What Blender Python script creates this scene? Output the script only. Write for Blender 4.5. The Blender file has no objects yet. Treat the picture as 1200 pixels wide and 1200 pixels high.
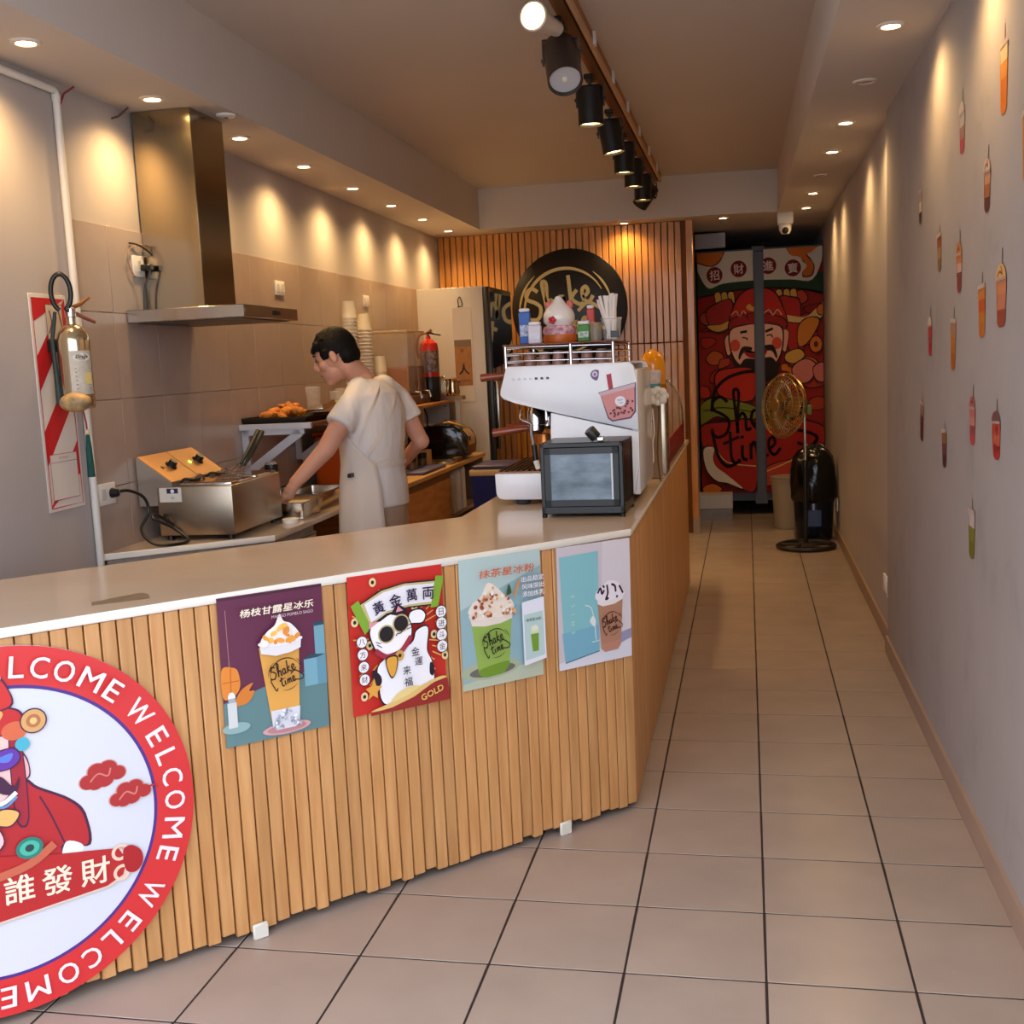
import bpy, bmesh, math, random
import numpy as np
from mathutils import Vector, Matrix, Euler
random.seed(7)
S = bpy.context.scene
COL = S.collection
PI = math.pi

# ------------------------------------------------------------------ camera
def cam_axes(yaw, pitch, roll):
    f = Vector((-math.sin(yaw)*math.cos(pitch), math.cos(yaw)*math.cos(pitch), math.sin(pitch)))
    r = Vector((math.cos(yaw), math.sin(yaw), 0)); u = r.cross(f)
    return r*math.cos(roll)+u*math.sin(roll), u*math.cos(roll)-r*math.sin(roll), f
cr, cu, cf = cam_axes(0.209269, -0.133399, -0.047043)
cd = bpy.data.cameras.new('camera'); cam = bpy.data.objects.new('camera', cd); COL.objects.link(cam)
cd.sensor_width = 36; cd.lens = 1319.98/1200*36; cd.clip_start = 0.05
cam.matrix_world = Matrix(((cr.x, cu.x, -cf.x, 0), (cr.y, cu.y, -cf.y, 0), (cr.z, cu.z, -cf.z, 1.49618), (0, 0, 0, 1)))
S.camera = cam

# ------------------------------------------------------------------ daylight from the open shop front, exposure
W = bpy.data.worlds.new('overcast_sky'); S.world = W; W.use_nodes = True
bg = W.node_tree.nodes['Background']
bg.inputs[0].default_value = (0.82, 0.89, 1.0, 1); bg.inputs[1].default_value = 3.0
sd = bpy.data.lights.new('sun', 'SUN'); sd.energy = 5.0; sd.angle = 0.009; sd.color = (1.0, 0.95, 0.88)
sun = bpy.data.objects.new('sun', sd); COL.objects.link(sun); sun.location = (0, 6, 12)
sun.rotation_euler = Vector((0.15, -0.66, -0.76)).to_track_quat('-Z', 'Y').to_euler()   # high behind the shop: lights only the street outside
S.view_settings.view_transform = 'Standard'; S.view_settings.look = 'None'
S.view_settings.gamma = 1; S.view_settings.use_curve_mapping = False
S.view_settings.exposure = 0.27
S.cycles.max_bounces = 8; S.cycles.diffuse_bounces = 4; S.cycles.glossy_bounces = 4
S.cycles.transmission_bounces = 6; S.cycles.transparent_max_bounces = 8
S.cycles.caustics_reflective = False; S.cycles.caustics_refractive = False
S.cycles.sample_clamp_indirect = 4.0
SPOT_W = 27.0        # downlights
TRACK_W = 26.0       # track heads
WARM = (1.0, 0.63, 0.26)

# ------------------------------------------------------------------ helpers
def lin(c):
    o = []
    for x in c:
        x /= 255.0
        o.append(x/12.92 if x <= 0.04045 else ((x+0.055)/1.055)**2.4)
    return (o[0], o[1], o[2], 1)
MATS = {}
def mat(name, rgb, rough=0.5, metal=0.0, var=0.0, vscale=6.0, stretch=None, bump=0.0, bscale=60.0, coat=0.0,
        trans=0.0, emit=0.0, rand=0.0, ior=1.45, rgb2=None, spec=0.5, alpha=1.0, dirt=0.0):
    if name in MATS: return MATS[name]
    m = bpy.data.materials.new(name); m.use_nodes = True; MATS[name] = m
    nt = m.node_tree; b = nt.nodes['Principled BSDF']; c = lin(rgb)
    b.inputs['Base Color'].default_value = c; b.inputs['Roughness'].default_value = rough
    b.inputs['Metallic'].default_value = metal; b.inputs['IOR'].default_value = ior
    b.inputs['Specular IOR Level'].default_value = spec
    b.inputs['Coat Weight'].default_value = coat; b.inputs['Transmission Weight'].default_value = trans
    b.inputs['Alpha'].default_value = alpha
    if emit: b.inputs['Emission Color'].default_value = c; b.inputs['Emission Strength'].default_value = emit
    N, Lk = nt.nodes.new, nt.links.new
    if var or rand or bump or dirt:
        tc = N('ShaderNodeTexCoord'); mp = N('ShaderNodeMapping')
        if stretch: mp.inputs['Scale'].default_value = stretch
        Lk(tc.outputs['Object'], mp.inputs['Vector'])
        oi = N('ShaderNodeObjectInfo')
        if rand:
            sc = N('ShaderNodeVectorMath'); sc.operation = 'SCALE'; sc.inputs[0].default_value = (37, 53, 71)
            Lk(oi.outputs['Random'], sc.inputs['Scale']); Lk(sc.outputs[0], mp.inputs['Location'])
    col = None
    if var or rand:
        nz = N('ShaderNodeTexNoise'); nz.inputs['Scale'].default_value = vscale; nz.inputs['Detail'].default_value = 4
        Lk(mp.outputs[0], nz.inputs['Vector'])
        mx = N('ShaderNodeMix'); mx.data_type = 'RGBA'
        c2 = lin(rgb2) if rgb2 else tuple(min(1, x*(1-var)) for x in c[:3])+(1,)
        c1 = c if rgb2 else tuple(min(1, x*(1+var*0.6)) for x in c[:3])+(1,)
        mx.inputs[6].default_value = c1; mx.inputs[7].default_value = c2
        rp = N('ShaderNodeMapRange'); rp.inputs[1].default_value = 0.3; rp.inputs[2].default_value = 0.7
        Lk(nz.outputs[0], rp.inputs[0]); Lk(rp.outputs[0], mx.inputs[0]); col = mx.outputs[2]
        if rand:
            hs = N('ShaderNodeHueSaturation'); mr = N('ShaderNodeMapRange')
            mr.inputs[3].default_value = 1-rand; mr.inputs[4].default_value = 1+rand
            Lk(oi.outputs['Random'], mr.inputs[0]); Lk(mr.outputs[0], hs.inputs['Value']); Lk(col, hs.inputs['Color']); col = hs.outputs[0]
    if dirt:
        nd = N('ShaderNodeTexNoise'); nd.inputs['Scale'].default_value = 3.0; nd.inputs['Detail'].default_value = 8; nd.inputs['Roughness'].default_value = 0.7
        Lk(tc.outputs['Object'], nd.inputs['Vector'])
        rd = N('ShaderNodeMapRange'); rd.inputs[1].default_value = 0.55; rd.inputs[2].default_value = 0.8
        rd.inputs[4].default_value = dirt
        Lk(nd.outputs[0], rd.inputs[0])
        md = N('ShaderNodeMix'); md.data_type = 'RGBA'; md.inputs[7].default_value = tuple(x*0.55 for x in c[:3])+(1,)
        if col: Lk(col, md.inputs[6])
        else: md.inputs[6].default_value = c
        Lk(rd.outputs[0], md.inputs[0]); col = md.outputs[2]
    if col: Lk(col, b.inputs['Base Color'])
    if bump:
        nb = N('ShaderNodeTexNoise'); nb.inputs['Scale'].default_value = bscale; nb.inputs['Detail'].default_value = 3
        Lk(mp.outputs[0], nb.inputs['Vector']); bp = N('ShaderNodeBump'); bp.inputs['Strength'].default_value = bump
        bp.inputs['Distance'].default_value = 0.01
        Lk(nb.outputs[0], bp.inputs['Height']); Lk(bp.outputs[0], b.inputs['Normal'])
    return m
def ink(rgb, rough=0.45):
    return mat('ink_%02x%02x%02x' % tuple(int(x) for x in rgb), rgb, rough)

class MB:
    def __init__(s): s.v = []; s.f = []; s.m = []
    def add(s, vs, fs, m=0, mx=None):
        o = len(s.v)
        s.v += [tuple(mx @ Vector(v)) if mx is not None else tuple(v) for v in vs]
        s.f += [tuple(i+o for i in f) for f in fs]; s.m += [m]*len(fs); return s
    def box(s, a, b, m=0, mx=None):
        x0, y0, z0 = a; x1, y1, z1 = b
        return s.add([(x0,y0,z0),(x1,y0,z0),(x1,y1,z0),(x0,y1,z0),(x0,y0,z1),(x1,y0,z1),(x1,y1,z1),(x0,y1,z1)],
                     [(0,3,2,1),(4,5,6,7),(0,1,5,4),(1,2,6,5),(2,3,7,6),(3,0,4,7)], m, mx)
    def rbox(s, a, b, r=0.01, seg=2, m=0, mx=None):
        bm = bmesh.new(); bmesh.ops.create_cube(bm, size=1)
        for v in bm.verts: v.co = Vector([(a[i]+b[i])/2+v.co[i]*(b[i]-a[i]) for i in range(3)])
        bmesh.ops.bevel(bm, geom=bm.edges[:], offset=r, segments=seg, affect='EDGES', profile=0.5)
        bm.verts.index_update(); vs = [v.co.copy() for v in bm.verts]; fs = [[v.index for v in f.verts] for f in bm.faces]; bm.free()
        return s.add(vs, fs, m, mx)
    def prism(s, poly, z0, z1, m=0, mx=None, bev=0, seg=2):
        n = len(poly)
        if sum(poly[i][0]*poly[(i+1) % n][1]-poly[(i+1) % n][0]*poly[i][1] for i in range(n)) < 0: poly = poly[::-1]
        vs = [(x, y, z0) for x, y in poly]+[(x, y, z1) for x, y in poly]
        fs = [tuple(range(n))[::-1], tuple(range(n, 2*n))]+[(i, (i+1) % n, (i+1) % n+n, i+n) for i in range(n)]
        if bev:
            bm = bmesh.new(); bv = [bm.verts.new(v) for v in vs]
            for f in fs: bm.faces.new([bv[i] for i in f])
            bmesh.ops.bevel(bm, geom=bm.edges[:], offset=bev, segments=seg, affect='EDGES', profile=0.5)
            bm.verts.index_update(); vs = [v.co.copy() for v in bm.verts]; fs = [[v.index for v in f.verts] for f in bm.faces]; bm.free()
        return s.add(vs, fs, m, mx)
    def lathe(s, prof, n=24, c=(0,0,0), m=0, mx=None, caps=True):
        vs = []; fs = []
        for r, z in prof:
            for k in range(n):
                a = 2*PI*k/n; vs.append((c[0]+r*math.cos(a), c[1]+r*math.sin(a), c[2]+z))
        for i in range(len(prof)-1):
            for k in range(n):
                fs.append((i*n+k, i*n+(k+1) % n, (i+1)*n+(k+1) % n, (i+1)*n+k))
        if caps:
            if prof[0][0] > 1e-5: fs.append(tuple(range(n))[::-1])
            if prof[-1][0] > 1e-5: fs.append(tuple(range((len(prof)-1)*n, len(prof)*n)))
        return s.add(vs, fs, m, mx)
    def cyl(s, p0, p1, r, n=16, m=0, r1=None):
        return s.tube([p0, p1], [r, r if r1 is None else r1], n, m)
    def tube(s, pts, r, n=8, m=0, closed=False, mx=None):
        pts = [Vector(p) for p in pts]; k = len(pts)
        rs = r if isinstance(r, (list, tuple)) else [r]*k
        vs = []; fs = []; prev = None
        for i, p in enumerate(pts):
            if closed: t = pts[(i+1) % k]-pts[i-1]
            else: t = pts[min(i+1, k-1)]-pts[max(i-1, 0)]
            t.normalize()
            if prev is None:
                up = Vector((0,0,1)) if abs(t.z) < 0.9 else Vector((1,0,0)); a = t.cross(up).normalized()
            else: a = (prev-t*prev.dot(t)).normalized()
            prev = a; b = t.cross(a)
            for j in range(n):
                q = 2*PI*j/n; vs.append(p+(a*math.cos(q)+b*math.sin(q))*rs[i])
        for i in range(k if closed else k-1):
            for j in range(n):
                i2 = (i+1) % k; fs.append((i*n+j, i*n+(j+1) % n, i2*n+(j+1) % n, i2*n+j))
        if not closed: fs += [tuple(range(n))[::-1], tuple(range((k-1)*n, k*n))]
        return s.add(vs, fs, m, mx)
    def ball(s, c, r, nu=16, nv=10, m=0, mx=None):
        rx, ry, rz = r if isinstance(r, (tuple, list)) else (r, r, r)
        vs = [(c[0], c[1], c[2]-rz)]; fs = []
        for i in range(1, nv):
            t = PI*i/nv-PI/2
            for k in range(nu):
                a = 2*PI*k/nu; vs.append((c[0]+rx*math.cos(t)*math.cos(a), c[1]+ry*math.cos(t)*math.sin(a), c[2]+rz*math.sin(t)))
        vs.append((c[0], c[1], c[2]+rz)); top = len(vs)-1
        for k in range(nu): fs.append((0, 1+(k+1) % nu, 1+k)); fs.append((top, top-nu+k, top-nu+(k+1) % nu))
        for i in range(nv-2):
            for k in range(nu):
                a = 1+i*nu; fs.append((a+k, a+(k+1) % nu, a+nu+(k+1) % nu, a+nu+k))
        return s.add(vs, fs, m, mx)
    def mesh(s, name, mats, smooth=True, ang=40):
        me = bpy.data.meshes.new(name); me.from_pydata([tuple(v) for v in s.v], [], s.f)
        for q in (mats if isinstance(mats, (list, tuple)) else [mats]): me.materials.append(q)
        me.polygons.foreach_set('material_index', s.m)
        if smooth:
            me.shade_smooth(); me.set_sharp_from_angle(angle=math.radians(ang))
        me.update(); return me
    def build(s, name, mats, parent=None, loc=None, rot=None, smooth=True, ang=40, **tags):
        return put(name, s.mesh(name, mats, smooth, ang), parent, loc, rot, **tags)
def put(name, me, parent=None, loc=None, rot=None, **tags):
    o = bpy.data.objects.new(name, me); COL.objects.link(o)
    if parent is not None: o.parent = parent
    if loc is not None: o.location = loc
    if rot is not None: o.rotation_euler = rot
    tag(o, **tags); return o
def tag(o, label=None, cat=None, group=None, kind=None):
    if label: o['label'] = label
    if cat: o['category'] = cat
    if group: o['group'] = group
    if kind: o['kind'] = kind
    return o
def thing(name, label, cat, loc=(0,0,0), rz=0.0, group=None):
    o = bpy.data.objects.new(name, None); COL.objects.link(o); o.location = loc; o.rotation_euler = (0, 0, rz)
    o.empty_display_size = 0.05
    return tag(o, label, cat, group)
def dup(o, parent=None):
    c = o.copy(); COL.objects.link(c); c.parent = parent
    for ch in list(o.children): dup(ch, c)
    return c
def smoothpath(pts, n=6, closed=False):
    P = [Vector(p) for p in pts]; k = len(P); out = []
    for i in range(k if closed else k-1):
        if closed: p0, p1, p2, p3 = P[i-1], P[i], P[(i+1) % k], P[(i+2) % k]
        else: p0, p1, p2, p3 = P[max(i-1, 0)], P[i], P[i+1], P[min(i+2, k-1)]
        for j in range(n):
            t = j/n
            out.append(0.5*((2*p1)+(p2-p0)*t+(2*p0-5*p1+4*p2-p3)*t*t+(3*p1-p0-3*p2+p3)*t**3))
    if not closed: out.append(P[-1])
    return out
_glyph = {}
def glyphs(txt, bold=0.0):
    if (txt, bold) not in _glyph:
        c = bpy.data.curves.new('t', 'FONT'); c.body = txt; c.resolution_u = 3; c.align_x = 'CENTER'; c.align_y = 'CENTER'; c.offset = bold
        o = bpy.data.objects.new('t', c); COL.objects.link(o)
        me = bpy.data.meshes.new_from_object(o.evaluated_get(bpy.context.evaluated_depsgraph_get()))
        vs = [tuple(v.co) for v in me.vertices]; fs = [tuple(p.vertices) for p in me.polygons]
        bpy.data.objects.remove(o); bpy.data.curves.remove(c); bpy.data.meshes.remove(me)
        if vs:   # centre on the ink and scale so that size means ink height
            xs = [v[0] for v in vs]; ys = [v[1] for v in vs]
            cx, cy = (min(xs)+max(xs))/2, (min(ys)+max(ys))/2
            vs = [(v[0]-cx, v[1]-cy) for v in vs]
            _glyph[(txt, bold)] = (vs, fs, max(xs)-min(xs), max(ys)-min(ys))
        else: _glyph[(txt, bold)] = ([], [], 1, 1)
    return _glyph[(txt, bold)]
class Art:
    """flat print: shapes in (u, v) metres on a sheet; each shape lies a hair above the one before"""
    def __init__(s, step=0.00025, bend=None, base=0.0): s.mb = None; s.mats = []; s.d = base; s.step = step; s.bend = bend; s.mb = MB()
    def mi(s, rgb):
        m = ink(rgb) if isinstance(rgb, tuple) else rgb
        if m not in s.mats: s.mats.append(m)
        return s.mats.index(m)
    def poly(s, pts, rgb):
        s.d += s.step; n = len(pts)
        if sum(pts[i][0]*pts[(i+1) % n][1]-pts[(i+1) % n][0]*pts[i][1] for i in range(n)) < 0: pts = pts[::-1]
        s.mb.add([(p[0], p[1], s.d) for p in pts], [tuple(range(n))], s.mi(rgb)); return s
    def ell(s, c, rx, ry, rgb, n=28, rot=0, a0=0, a1=2*PI):
        full = abs(a1-a0-2*PI) < 1e-6; k = n if full else n+1; q = []
        for i in range(k):
            a = a0+(a1-a0)*i/n; x, y = rx*math.cos(a), ry*math.sin(a)
            q.append((c[0]+x*math.cos(rot)-y*math.sin(rot), c[1]+x*math.sin(rot)+y*math.cos(rot)))
        return s.poly(q, rgb)
    def blob(s, pts, rgb, n=5):
        return s.poly([(p.x, p.y) for p in smoothpath([(x, y, 0) for x, y in pts], n, True)], rgb)
    def line(s, pts, w, rgb, n=5, taper=False):
        P = smoothpath([(x, y, 0) for x, y in pts], n) if n > 1 else [Vector((x, y, 0)) for x, y in pts]
        k = len(P); s.d += s.step; vs = []
        for i, p in enumerate(P):
            t = P[min(i+1, k-1)]-P[max(i-1, 0)]
            if t.length < 1e-9: t = Vector((1, 0, 0))
            t.normalize(); h = w/2
            if taper: h *= 0.25+0.75*math.sin(PI*min(max(i/(k-1), 0.02), 0.98))
            vs += [(p.x-t.y*h, p.y+t.x*h, s.d), (p.x+t.y*h, p.y-t.x*h, s.d)]
        s.mb.add(vs, [(2*i, 2*i+1, 2*i+3, 2*i+2) for i in range(k-1)], s.mi(rgb)); return s
    def text(s, txt, c, h, rgb, rot=0, w=None, bold=0.0, shear=0.0):
        if bold:
            k = bold*h*0.9
            for dx, dy in ((k, k), (-k, k), (k, -k)): s.text(txt, (c[0]+dx, c[1]+dy), h, rgb, rot, w, 0, shear); s.d -= s.step*0.8
        vs, fs, gw, gh = glyphs(txt); s.d += s.step; sc = h/gh; sx = (w/gw) if w else sc; q = []
        for x, y in vs:
            x, y = x*sx+shear*y*sc, y*sc; q.append((c[0]+x*math.cos(rot)-y*math.sin(rot), c[1]+x*math.sin(rot)+y*math.cos(rot), s.d))
        s.mb.add(q, fs, s.mi(rgb)); return s
    def build(s, name, parent, loc=None, rot=None, **tags):
        if s.bend: s.mb.v = [s.bend(v) for v in s.mb.v]
        return s.mb.build(name, s.mats, parent, loc, rot, smooth=False, **tags)

# ------------------------------------------------------------------ materials of the place
M_tile = mat('floor_tile', (165, 148, 137), 0.26, var=0.07, vscale=5, rand=0.03, bump=0.02, bscale=40, dirt=0.12)
M_grout = mat('grout', (46, 34, 32), 0.9)
M_wallp = mat('wall_paint', (180, 172, 170), 0.75, var=0.03, vscale=2, dirt=0.12)
M_wallr = mat('wall_paint_marked', (162, 154, 152), 0.7, var=0.05, vscale=3, dirt=0.5)
M_ceil = mat('ceiling_paint', (206, 198, 192), 0.85, var=0.02, vscale=2)
M_wtile = mat('wall_tile', (170, 152, 142), 0.28, var=0.06, vscale=7, rand=0.03)
M_joint = mat('wall_joint', (128, 106, 96), 0.9)
M_skirt = mat('skirting_tile', (162, 136, 120), 0.4, var=0.06)
M_slat = mat('pine_slat', (206, 154, 100), 0.42, stretch=(6, 6, 0.5), var=0.25, vscale=7, rand=0.10, rgb2=(184, 130, 78))
M_slatb = mat('varnished_slat', (216, 154, 80), 0.30, stretch=(6, 6, 0.5), var=0.25, vscale=7, rand=0.08, rgb2=(186, 122, 56), coat=0.3)
M_dark = mat('dark_board', (38, 32, 30), 0.7)
M_white = mat('white_plastic', (232, 230, 226), 0.35)
M_black = mat('black_plastic', (18, 18, 20), 0.35)
M_blackm = mat('black_metal', (24, 23, 23), 0.38)
M_steel = mat('brushed_steel', (190, 182, 170), 0.24, 1.0, var=0.08, vscale=20, stretch=(1, 1, 12))
M_chrome = mat('chrome', (225, 225, 228), 0.08, 1.0)
M_grey = mat('grey_metal', (92, 96, 106), 0.5, 0.0)
M_slab = mat('stone_worktop', (196, 176, 154), 0.16, var=0.07, vscale=3, coat=0.2)
M_slabw = mat('worktop_edge', (232, 226, 216), 0.4, var=0.04)
def lx(y): return -2.385-0.0264*(y-3.8)
LROT = math.atan(0.0264)
ZS, ZC = 2.55, 2.87        # soffit, upper ceiling
YB = 9.40                  # slatted back wall
YF = 1.5                   # shop front line
TW = 0.34; TX0 = 0.0202; TY0 = 4.9502

# floor with its tiles
fl = MB().box((-2.9, -1.6, -0.12), (0.9, 12.0, -0.0013)).build('floor', M_grout, kind='structure')
g = 0.0030
def tile_mesh(w, d):
    return MB().prism([(g, g), (w-g, g), (w-g, d-g), (g, d-g)], -0.03, 0.0, bev=0.0012, seg=1).mesh('tile', M_tile)
tm = tile_mesh(TW, TW); tr = tile_mesh(0.668-(TX0+TW), TW)
for i in range(-7, 2):
    for j in range(-18, 13):
        x = TX0+i*TW; y = TY0-j*TW
        put('floor_tile', tr if i == 1 else tm, fl, (x, y, 0))
# left wall, painted, with the tiled splashback
P0, P1 = (lx(YF), YF), (lx(12), 12)
wl = MB().prism([P0, P1, (P1[0]-0.15, 12), (P0[0]-0.15, YF)], -0.1, 3.0).build('wall_left', M_wallp, kind='structure')
def wtile(y0, y1, z0, z1):
    q = 0.0012; return MB().prism([(0, q), (0, y1-y0-q), (0.009, y1-y0-q), (0.009, q)], q, z1-z0-q, bev=0.001, seg=1)
wm = {}
ys = [3.765, 4.005]+[4.005+0.338*k for k in range(1, 15)]
for a, b in zip(ys[:-1], ys[1:]):
    for k in range(4):
        z1 = 2.08-0.33*k; z0 = z1-0.33
        key = (round(b-a, 3), 0)
        if key not in wm: wm[key] = wtile(a, b, z0, z1).mesh('wall_tile', M_wtile)
        put('wall_tile', wm[key], wl, (lx(a), a, z0), (0, 0, LROT))
# right wall: nearer facing stands slightly proud of the farther part
YJ = 5.62
MB().box((0.652, YF, -0.1), (0.95, YJ, 3.0)).build('wall_right', M_wallr, kind='structure')
MB().box((0.677, YJ, -0.1), (0.95, 12, 3.0)).build('wall_right_far', M_wallp, kind='structure')
MB().prism([(0.652, YF), (0.640, YF), (0.640, YJ), (0.652, YJ)], 0, 0.082).build('baseboard_right', M_skirt, kind='structure')
MB().prism([(0.677, YJ), (0.665, YJ), (0.665, 10.4), (0.677, 10.4)], 0, 0.082).build('baseboard_right_far', M_skirt, kind='structure')
# ceiling and dropped borders
MB().box((-2.9, YF, ZC), (0.95, 12, ZC+0.1)).build('ceiling', M_ceil, kind='structure')
MB().prism([(lx(YF)-.1, YF), (-1.985, YF), (-2.075, 9.05), (-2.075, 12), (lx(12)-.1, 12)], ZS, ZC+0.02).build('trim_1', M_ceil, kind='structure')
MB().prism([(0.9, YF), (0.325, YF), (0.262, 9.25), (0.262, 12), (0.9, 12)], ZS, ZC+0.02).build('trim_2', M_ceil, kind='structure')
MB().prism([(-2.076, 9.03), (0.263, 9.22), (0.263, 12), (-2.076, 12)], ZS, ZC+0.02).build('trim_3', M_ceil, kind='structure')
# shop-front lintel and outside pavement
MB().box((-2.9, YF-0.25, 2.72), (0.95, YF, 3.0)).build('wall_front', M_wallp, kind='structure')
MB().box((-12, -14, -0.2), (12, -1.6, -0.02)).build('pavement', mat('pavement', (176, 172, 166), 0.9, var=0.1), kind='structure')
# back wall with vertical slats, end post, hatch
wb = MB().box((-2.62, YB+0.02, 0), (-0.42, YB+0.12, ZS)).build('wall_back', mat('slat_backing', (130, 80, 36), 0.7), kind='structure')
pitch = 0.0535; w = 0.0455; n = int((2.53-0.445)/pitch)
sm_full = MB().prism([(0, 0), (w, 0), (w, -0.028), (0, -0.028)], 0.03, ZS-0.002, bev=0.003, seg=1).mesh('slat', M_slatb)
z_h = 1.585
sm_up = MB().prism([(0, 0), (w, 0), (w, -0.028), (0, -0.028)], z_h+0.004, ZS-0.002, bev=0.003, seg=1).mesh('slat', M_slatb)
sm_lo = MB().prism([(0, 0), (w, 0), (w, -0.028), (0, -0.028)], 0.03, z_h-0.004, bev=0.003, seg=1).mesh('slat', M_slatb)
for k in range(n):
    x = -2.525+k*pitch
    if x > -0.98:
        put('slat', sm_up, wb, (x, YB+0.021, 0)); put('slat', sm_lo, wb, (x, YB+0.021, 0))
    else: put('slat', sm_full, wb, (x, YB+0.021, 0))
MB().rbox((-0.458, YB-0.03, 0.13), (-0.405, YB+0.10, ZS-0.001), 0.004, 1).build('end_post', M_slatb, wb)
MB().box((-0.455, YB-0.03, 0.0), (-0.40, YB+0.10, 0.13)).build('post_foot', mat('foot_tile', (168, 150, 134), 0.5), wb)
# passage behind the slatted wall
MB().box((-0.56, YB+0.12, 0), (-0.46, 12, ZS)).build('wall_passage', mat('passage_paint', (120, 116, 118), 0.8), kind='structure')
MB().box((-2.9, 11.9, -0.1), (0.95, 12.05, 3)).build('wall_end', mat('end_paint', (58, 54, 54), 0.9), kind='structure')

# ------------------------------------------------------------------ recessed downlights and ceiling fittings
M_glow = mat('lamp_glow', (255, 214, 150), 0.5, emit=22.0)
M_ring = mat('lamp_ring', (222, 214, 204), 0.4)
ring_me = MB().lathe([(0.030, -0.001), (0.032, -0.007), (0.044, -0.006), (0.049, 0.0), (0.049, 0.004), (0.030, 0.004)], 24, caps=False).mesh('trim_ring', M_ring)
glow_me = MB().lathe([(0.0, 0.0), (0.0325, 0.0)], 24, caps=False).mesh('lens', M_glow)
dull_me = MB().lathe([(0.0, 0.0), (0.0325, 0.0)], 24, caps=False).mesh('lens', mat('lamp_dead', (150, 140, 132), 0.3))
def spot_lamp(parent, loc, power, size, blend=0.6, aim=None, name='bulb_light', r=0.032):
    l = bpy.data.lights.new(name, 'SPOT'); l.energy = power; l.color = WARM; l.spot_size = size; l.spot_blend = blend; l.shadow_soft_size = r
    o = bpy.data.objects.new(name, l); COL.objects.link(o); o.parent = parent; o.location = loc
    if aim is not None: o.rotation_euler = Vector(aim).to_track_quat('-Z', 'Y').to_euler()
    return o
def downlight(x, y, label, group, lit=True, power=SPOT_W, aim=(0, 0, -1)):
    t = thing('downlight', label, 'ceiling lamp', (x, y, ZS), 0, group)
    put('trim_ring', ring_me, t); put('lens', glow_me if lit else dull_me, t, (0, 0, -0.0035))
    if lit: spot_lamp(t, (0, 0, -0.02), power, math.radians(150), 1.0, aim)
    return t
GL = 'recessed downlights over the worktop wall'
names = ['nearest lit downlight above the fire extinguisher', 'lit downlight just in front of the extractor duct',
         'first lit downlight behind the extractor duct', 'second lit downlight behind the extractor duct',
         'third lit downlight behind the extractor duct', 'fourth lit downlight behind the extractor duct',
         'lit downlight second from the slatted wall on the worktop side', 'lit downlight nearest the slatted wall, over the fridge corner']
for k in range(8):
    y = 3.30+0.806*k; downlight(-2.178-0.019*k, y, names[k], GL)
GR = 'recessed downlights along the passage wall'
for y, nm, on in [(3.31, 'lit downlight over the stickers nearest the shop front', 1), (4.14, 'large lit downlight above the wall of cup stickers', 1),
                  (4.95, 'dead downlight with no glow over the passage', 0), (5.80, 'first lit downlight past the dead one on the passage side', 1),
                  (6.61, 'second lit downlight past the dead one on the passage side', 1), (7.47, 'small dead downlight far along the passage', 0),
                  (8.29, 'lit passage downlight in front of the camera dome', 1), (9.11, 'lit passage downlight nearest the security camera', 1)]:
    downlight(0.495-0.005*(y-4), y, nm, GR, bool(on), SPOT_W*(0.7 if y < 5 else 0.65))
downlight(-0.94, 9.27, 'lit downlight shining on the slatted wall beside the round black sign', 'downlights in the rear border', True, SPOT_W*0.55)
downlight(-0.16, 9.40, 'lit downlight above the curtained doorway', 'downlights in the rear border', True, SPOT_W*0.22)
t = thing('smoke_detector', 'small white round detector on the border behind the extractor duct', 'detector', (-2.07, 4.47, ZS))
MB().lathe([(0.0, -0.012), (0.03, -0.012), (0.038, -0.007), (0.040, 0.0)], 24).build('detector_body', M_white, t)
MB().lathe([(0.0, -0.015), (0.008, -0.015), (0.01, -0.0115)], 12).build('detector_eye', M_grey, t)
# security camera
t = thing('security_camera', 'white dome security camera hanging above the doorway', 'camera', (0.32, 9.35, ZS))
MB().rbox((-0.062, -0.06, -0.095), (0.062, 0.06, 0), 0.012, 2).build('housing', M_white, t)
MB().lathe([(0.0, -0.17), (0.03, -0.165), (0.046, -0.14), (0.050, -0.10), (0.050, -0.09)], 24).build('dome', M_white, t)
MB().ball((0, -0.036, -0.14), 0.026).build('camera_lens', M_black, t)

# ------------------------------------------------------------------ track of spot heads on a wooden rail
M_rail = mat('rail_wood', (168, 112, 66), 0.6, var=0.2, vscale=5, stretch=(8, 1, 8))
t = thing('lighting_rail', 'long wooden lighting rail running down the middle of the ceiling', 'lamp rail', (-0.66, 0, ZC))
MB().box((-0.045, 2.4, -0.035), (0.045, 9.02, 0.0)).build('rail_board', M_rail, t)
MB().box((0.030, 2.4, -0.062), (0.045, 9.02, -0.0352)).build('rail_lip', mat('rail_lip', (206, 168, 132), 0.5, var=0.1), t)
MB().box((-0.018, 2.4, -0.060), (0.018, 9.0, -0.0352)).build('track_channel', mat('track_channel', (110, 70, 36), 0.45), t)
for k in range(9):
    MB().box((0.046, 2.9+k*0.7, -0.055), (0.058, 2.94+k*0.7, 0)).build('clip', M_white, t)
lens_lit = mat('head_glow', (255, 206, 130), 0.4, emit=9.0)
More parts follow.
